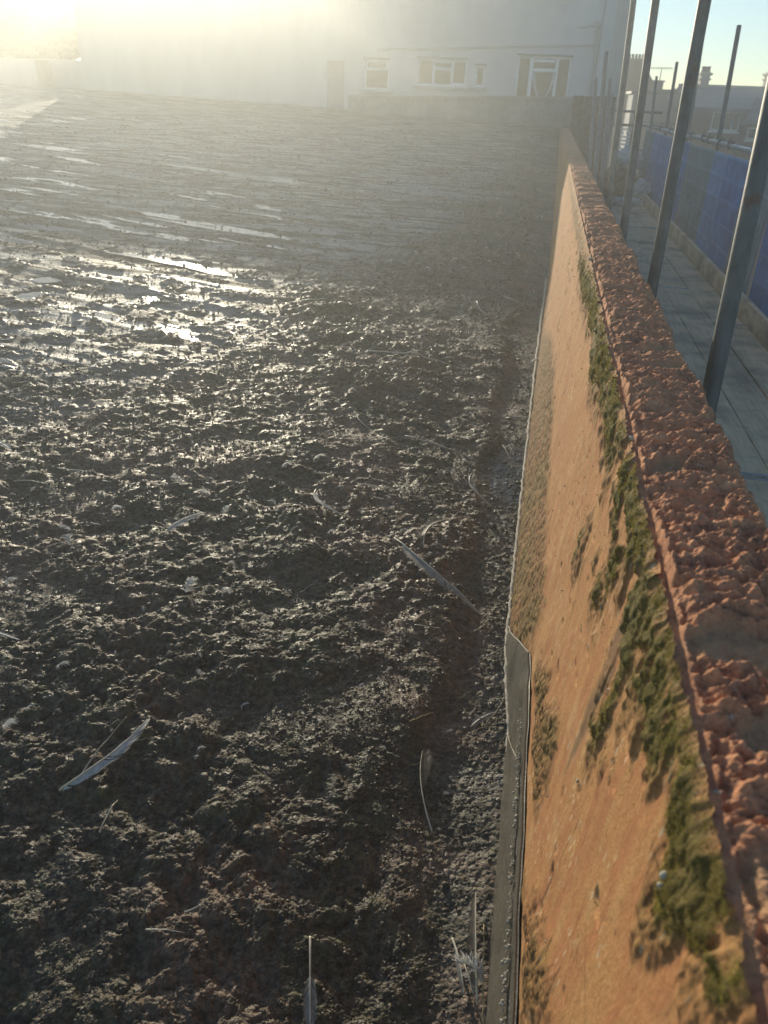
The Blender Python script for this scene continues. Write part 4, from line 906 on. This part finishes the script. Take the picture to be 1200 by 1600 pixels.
m.add([(x0-.25, YB-.35, ze-.12), (x1, YB-.35, ze-.12), (x1, YB-.35, ze-.03), (x0-.25, YB-.35, ze-.03)], [(0,1,2,3)]); m.add([(x0-.25, YB-.35, ze-.12), (x0-.25, YB-.35, ze-.03), (x0-.25, YB+2.2, zm+.12), (x0-.25, YB+3.4, zr+.06), (x0-.25, YB+6.9, ze-.12)], [(0,1,2,3,4)])
m.add([(x0-.25, YB+3.41, zr+.06), (x1, YB+3.41, zr+.06), (x1, YB+7, ze), (x0-.25, YB+7, ze)], [(0,1,2,3)])
rf = m.build('roof', M_SLATE, bh)
m = MB(); m.box((x0-.25, YB+3.3, zr+.02), (x1, YB+3.55, zr+.14)); m.build('ridge', M_SIDE, rf)
m = MB(); m.box((x0-.3, YB-.42, ze-.16), (x0+4.0, YB-.352, ze-.07)); m.build('gutter', M_DARK, rf)
for i, o in enumerate(OB):
    a, b, c_, d = o; e = MB(); t = .06; y = YB+.06
    e.box((a, y-.03, c_), (b, y+.03, c_+t)); e.box((a, y-.03, d-t), (b, y+.03, d)); e.box((a, y-.03, c_+t), (a+t, y+.03, d-t)); e.box((b-t, y-.03, c_+t), (b, y+.03, d-t))
    if i == 0:
        e.box((a+.72*(b-a), y-.031, c_+t), (a+.72*(b-a)+.05, y+.031, d-t)); e.box((a+.30*(b-a), y-.031, c_+t), (a+.30*(b-a)+.04, y+.031, d-t))
    wn = e.build('window', M_FRAME, bh); g_ = MB(); g_.add([(a+.01, y, c_+.01), (b-.01, y, c_+.01), (b-.01, y, d-.01), (a+.01, y, d-.01)], [(0,1,2,3)]); g_.build('pane', M_GLASS, wn)
    s_ = MB(); s_.box((a-.05, YB-.06, c_-.06), (b+.05, YB+.03, c_-.003)); s_.build('sill', M_FRAME, wn)
pa = P32(1160, 152); m = MB(); m.box((pa[0], YB-1.3, -.42), (x1, YB-.43, -.30)); m.add([(pa[0]+.0, YB-1.35, -.30), (x1, YB-1.35, -.30), (x1, YB-.44, .38), (pa[0]+.35, YB-.44, .38)], [(0,1,2,3)]); m.build('lean_to_roof', M_SLATE, bh)
m = MB(); m.box((P32(1180,190)[0]-.0, YB-1.2, -9), (x1, YB-.5, -.43)); 
def chimney(name_parent, pxl, pxr, pyt, pyb, Y, pots, mt=M_CHIM, cap=True, parent=None):
    a = on_y(pxl, pyb, Y); b = on_y(pxr, pyt, Y); w_ = b[0]-a[0]; m = MB(); m.box((a[0], Y, a[2]-.4), (b[0], Y+.6, b[2]))
    if cap: m.box((a[0]-.07, Y-.07, b[2]-.10), (b[0]+.07, Y+.67, b[2]-.02)); m.box((a[0]-.05, Y-.05, b[2]-.26), (b[0]+.05, Y+.65, b[2]-.20))
    c_ = m.build('chimney', mt, parent)
    for i in range(pots):
        xx_ = a[0]+w_*(i+.5)/pots; q = MB(); q.tube([(xx_, Y+.3, b[2]-.01), (xx_, Y+.3, b[2]+.17)], [.07, .055], 10); q.tube([(xx_, Y+.3, b[2]+.17), (xx_, Y+.3, b[2]+.20)], .07, 10); q.build('chimney_pot', M_POT, c_)
chimney('c', 1092, 1111, 113, 142, YB+3.2, 3, parent=rf)
chimney('c', 1195, 1225, 114, 142, YB+3.2, 3, parent=rf)
# grey terrace left of the brick house
gt = empty('grey_terrace', (4, 36, -9), 'low grey rendered building with a flat parapet between the poles', 'house')
YG = 35.; a = on_y(990, 146, YG); b = on_y(1084, 146, YG)
M_GREYR = simple('grey_render', (.16,.17,.18), (.24,.25,.26), 1.5, .85)
m = MB(); m.box((a[0], YG, -9), (b[0]+.4, YG+6, on_y(1040, 148, YG)[2])); m.build('wall', M_GREYR, gt)
m = MB(); m.box((a[0]-.1, YG-.12, on_y(1040, 148, YG)[2]), (b[0]+.5, YG+6.1, on_y(1040, 144, YG)[2])); m.build('parapet', M_DARK, gt)
m = MB(); m.box((a[0], YG-.1, on_y(1040, 195, YG)[2]), (b[0]+.2, YG-.003, on_y(1040, 191, YG)[2])); m.build('gutter', M_DARK, gt)
m = MB(); aa = on_y(1041, 143, YG+.5); m.box((aa[0]-.25, YG+.5, aa[2]-.2), (aa[0]+.35, YG+.9, aa[2]+.02)); m.box((aa[0]-.35, YG+.45, aa[2]+.02), (aa[0]+.45, YG+.95, aa[2]+.07)); m.build('roof_hatch', M_DARK, gt)
# tall chimney stack and gable behind
ts = empty('gabled_house', (2.7, 38, -9), 'dark house with a tall chimney stack of six pots beside the white house', 'house')
YT = 38.; a = on_y(976, 92, YT); b = on_y(1008, 92, YT); M_TB = simple('soot_brick', (.10,.075,.065), (.17,.13,.11), 3, .9)
c_ = None
m = MB(); m.box((a[0], YT, -9), (b[0], YT+1.2, b[2]-.12)); m.box((a[0]-.05, YT-.06, b[2]-.12), (b[0]+.05, YT+1.26, b[2])); c_ = m.build('chimney', M_TB, ts)
for i in range(6):
    xx_ = a[0]+(b[0]-a[0])*(i+.5)/6; q = MB(); q.tube([(xx_, YT+.3, b[2]-.01), (xx_, YT+.3, b[2]+.18)], [.06, .05], 8); q.build('chimney_pot', M_POT, c_)
g1, g2 = on_y(1008, 112, YT), on_y(1034, 142, YT); m = MB()
pts_ = [(b[0]+.002, -9), (g2[0], -9), (g2[0], g2[2]), (on_y(1024,133,YT)[0], on_y(1024,133,YT)[2]), (on_y(1015,118,YT)[0], g1[2]-.1), (b[0]+.002, g1[2]+.12)]
m.add([(x_, YT, z_) for x_, z_ in pts_]+[(x_, YT+5, z_) for x_, z_ in pts_], [(0,1,2,3,4,5), (11,10,9,8,7,6)]+[(i, i+6, (i+1) % 6+6, (i+1) % 6) for i in range(6)]); m.build('gable', M_TB, ts)
m = MB(); q1, q2 = on_y(1021, 128, YT-.2), on_y(1033, 146, YT-.2); m.box((q1[0], YT-.4, q2[2]-.6), (q2[0], YT-.003, q1[2])); m.box((q1[0]-.04, YT-.44, q1[2]), (q2[0]+.04, YT, q1[2]+.06)); ch = m.build('chimney', M_TB, ts)
def aerial(px, py, pyb, Y, label, half=.5):
    t = on_y(px, py, Y); b = on_y(px-1, pyb, Y); e = empty('aerial', (b[0], Y, b[2]), label, 'aerial'); m = MB(); m.tube([(t[0], Y, b[2]), (t[0], Y, t[2])], .018, 6); m.build('mast', M_DARK, e)
    m = MB(); m.tube([(t[0]-half, Y, t[2]), (t[0]+half, Y+.1, t[2]+.03)], .012, 5)
    for i in range(9): x_ = t[0]-half+2*half*i/8; m.tube([(x_, Y-.14, t[2]), (x_, Y+.16, t[2]+.02)], .009, 4); m.tube([(x_, Y, t[2]-.06), (x_, Y, t[2]+.06)], .007, 4)
    m.build('antenna', M_DARK, e)
aerial(1034, 107, 146, 37., 'thin aerial on a mast behind the gabled chimney', .40)
aerial(1060, 140, 147, 36., 'small low aerial on the grey terrace roof', .2)
# far net and ledgers beyond the pier
e = empty('ladder_frame', (1.6, 19.5, -2.5), 'open scaffold frame with cross tubes beyond the brick pier', 'scaffold frame'); m = MB()
for X_ in (1.42, 1.75):
    m.tube([(X_, 19.6, -2.6), (X_, 19.6, .2)], .024, 8)
for py_ in (173, 194): zz_ = on_y(955, py_, 19.6)[2]; m.tube([(1.2, 19.55, zz_), (2.3, 19.55, zz_)], .024, 8)
m.build('tubes', M_STEEL, e)
m = MB()
for i in range(7):
    for j in range(12):
        if random.random() < .75: m.box((1.44+.045*i, 19.64, -1.25+.075*j), (1.475+.045*i, 19.65, -1.20+.075*j))
m.build('torn_net', M_FRAME, e)

# ------------------------------------------------------------------ trees in the glare on the left
def cards(c, rad, n, size, rng, flat=1.):
    d = rng.normal(0, 1, (n, 3)); d /= np.linalg.norm(d, axis=1)[:, None]; rr_ = rng.uniform(.25, 1, n)**.5
    p = np.asarray(c)+d*rr_[:, None]*np.asarray(rad); a = rng.normal(0, 1, (n, 3)); a /= np.linalg.norm(a, axis=1)[:, None]; b = np.cross(a, rng.normal(0, 1, (n, 3))); b /= np.linalg.norm(b, axis=1)[:, None]
    s_ = size*rng.uniform(.5, 1.3, n)[:, None]; return np.stack([p-a*s_, p+b*s_*.5, p+a*s_, p-b*s_*.5], 1).reshape(-1, 3)
def tree(label, trunk, limbs, clumps, Y, mt, name='pine_tree', cs=.16, dens=1.):
    base = on_y(*trunk[0], Y); base[2] = -9; e = empty(name, base, label, 'tree'); m = MB(); pts_ = [tuple(base)]+[tuple(on_y(*p, Y)) for p in trunk]
    m.tube(pts_, [.35]+[.24*(1-.55*i/len(trunk)) for i in range(len(trunk))], 8)
    for L_ in limbs: q = [on_y(*p, Y) for p in L_]; m.tube([tuple(v) for v in q], [.11*(1-.6*i/len(q)) for i in range(len(q))], 6)
    m.build('trunk', M_BARK, e, True); rng = np.random.default_rng(abs(hash(label)) % 999 if False else len(label)*7); V = []
    for (px_, py_, wx_, wz_) in clumps:
        c_ = on_y(px_, py_, Y); s_ = Y/FPX; c_[1] += rng.uniform(-1, 1)*wx_*s_*.5
        V.append(cards(c_, (wx_*s_, wx_*s_*.8, wz_*s_), int(dens*(260+wx_*wz_*5.5)), cs, rng))
    V = np.concatenate(V); link_mesh('crown', V, np.arange(len(V)).reshape(-1, 4), mt, e, False)
tree('flat-topped pine with an open crown, taller, left of the low wing', [(70,62),(67,40),(62,16),(55,2)], [[(66,30),(52,18),(40,15)],[(64,22),(76,10),(88,0)],[(60,12),(50,0),(42,-8)]],
     [(35,8,16,5),(24,4,10,4),(52,-2,18,7),(70,-8,16,7),(88,6,9,6),(44,-10,20,6),(75,2,7,3)], 31., M_LEAF, dens=3.)
tree('shorter spreading pine right of the tall one', [(90,60),(87,36),(88,22)], [[(87,32),(100,24),(112,22)],[(88,26),(80,20),(72,18)]],
     [(92,12,13,5),(104,20,13,6),(84,20,9,5),(112,28,7,5),(96,28,8,3),(108,38,8,4),(76,32,6,3),(62,29,10,5),(54,31,6,3)], 30., M_LEAF, dens=3.)
hd = MB()
tree('dense rounded tree at the left edge of the picture', [(12,90),(10,60)], [], [(10,24,30,24),(38,34,20,16),(55,42,18,14),(-20,46,34,30),(-70,40,40,36),(-120,38,40,40),(-170,40,40,40),(30,46,20,16),(5,62,40,22),(42,58,20,12),(30,75,30,16)], 28., M_HEDGE, 'broadleaf_tree', .14, 1.3)  # clumps beyond the left frame edge are added to shade the roof
tree('dense hedge-like tree under the pines', [(70,90),(72,66)], [], [(65,62,26,12),(92,60,26,11),(112,58,20,12),(75,78,40,14),(118,72,22,14)], 27.3, M_HEDGE, 'broadleaf_tree', .12, 1.6)
bw_ = empty('garden_wall', (-17, 26, -9), 'low pale garden wall beyond the roof at far left', 'wall'); a = on_y(-160, 95, 26.); b = on_y(120, 91, 26.)
m = MB(); m.box((a[0]-3, 26, -9), (-13.92, 26.25, on_y(60, 92, 26.)[2])); m.build('wall', M_WHITE, bw_)
a = on_y(49, 92, 25.5); b = on_y(71, 100, 25.5)
dg = empty('garden_gate', (a[0], 25.5, -9), 'dark narrow gate in the low garden wall', 'gate'); m = MB(); m.box((a[0], 25.7, -3), (b[0], 25.76, a[2])); m.build('panel', M_DARK, dg)

# ------------------------------------------------------------------ one even haze box round everything, added to imitate lens glare
m = MB(); m.box((-30, -6, -10), (14, 43, 5.2))
hz = m.build('haze', []); hm = bpy.data.materials.new('haze'); hm.use_nodes = True; t = hm.node_tree; t.nodes.remove(t.nodes['Principled BSDF'])
pv = t.nodes.new('ShaderNodeVolumePrincipled'); pv.inputs['Color'].default_value = (.97, .99, .96, 1); pv.inputs['Density'].default_value = HAZE_DENSITY; pv.inputs['Anisotropy'].default_value = HAZE_G
t.links.new(pv.outputs[0], t.nodes['Material Output'].inputs['Volume']); hz.data.materials.append(hm); tag(hz, kind='stuff'); hz['label'] = 'pale sunlit haze over the roof, added to stand in for lens glare'; hz['category'] = 'haze'
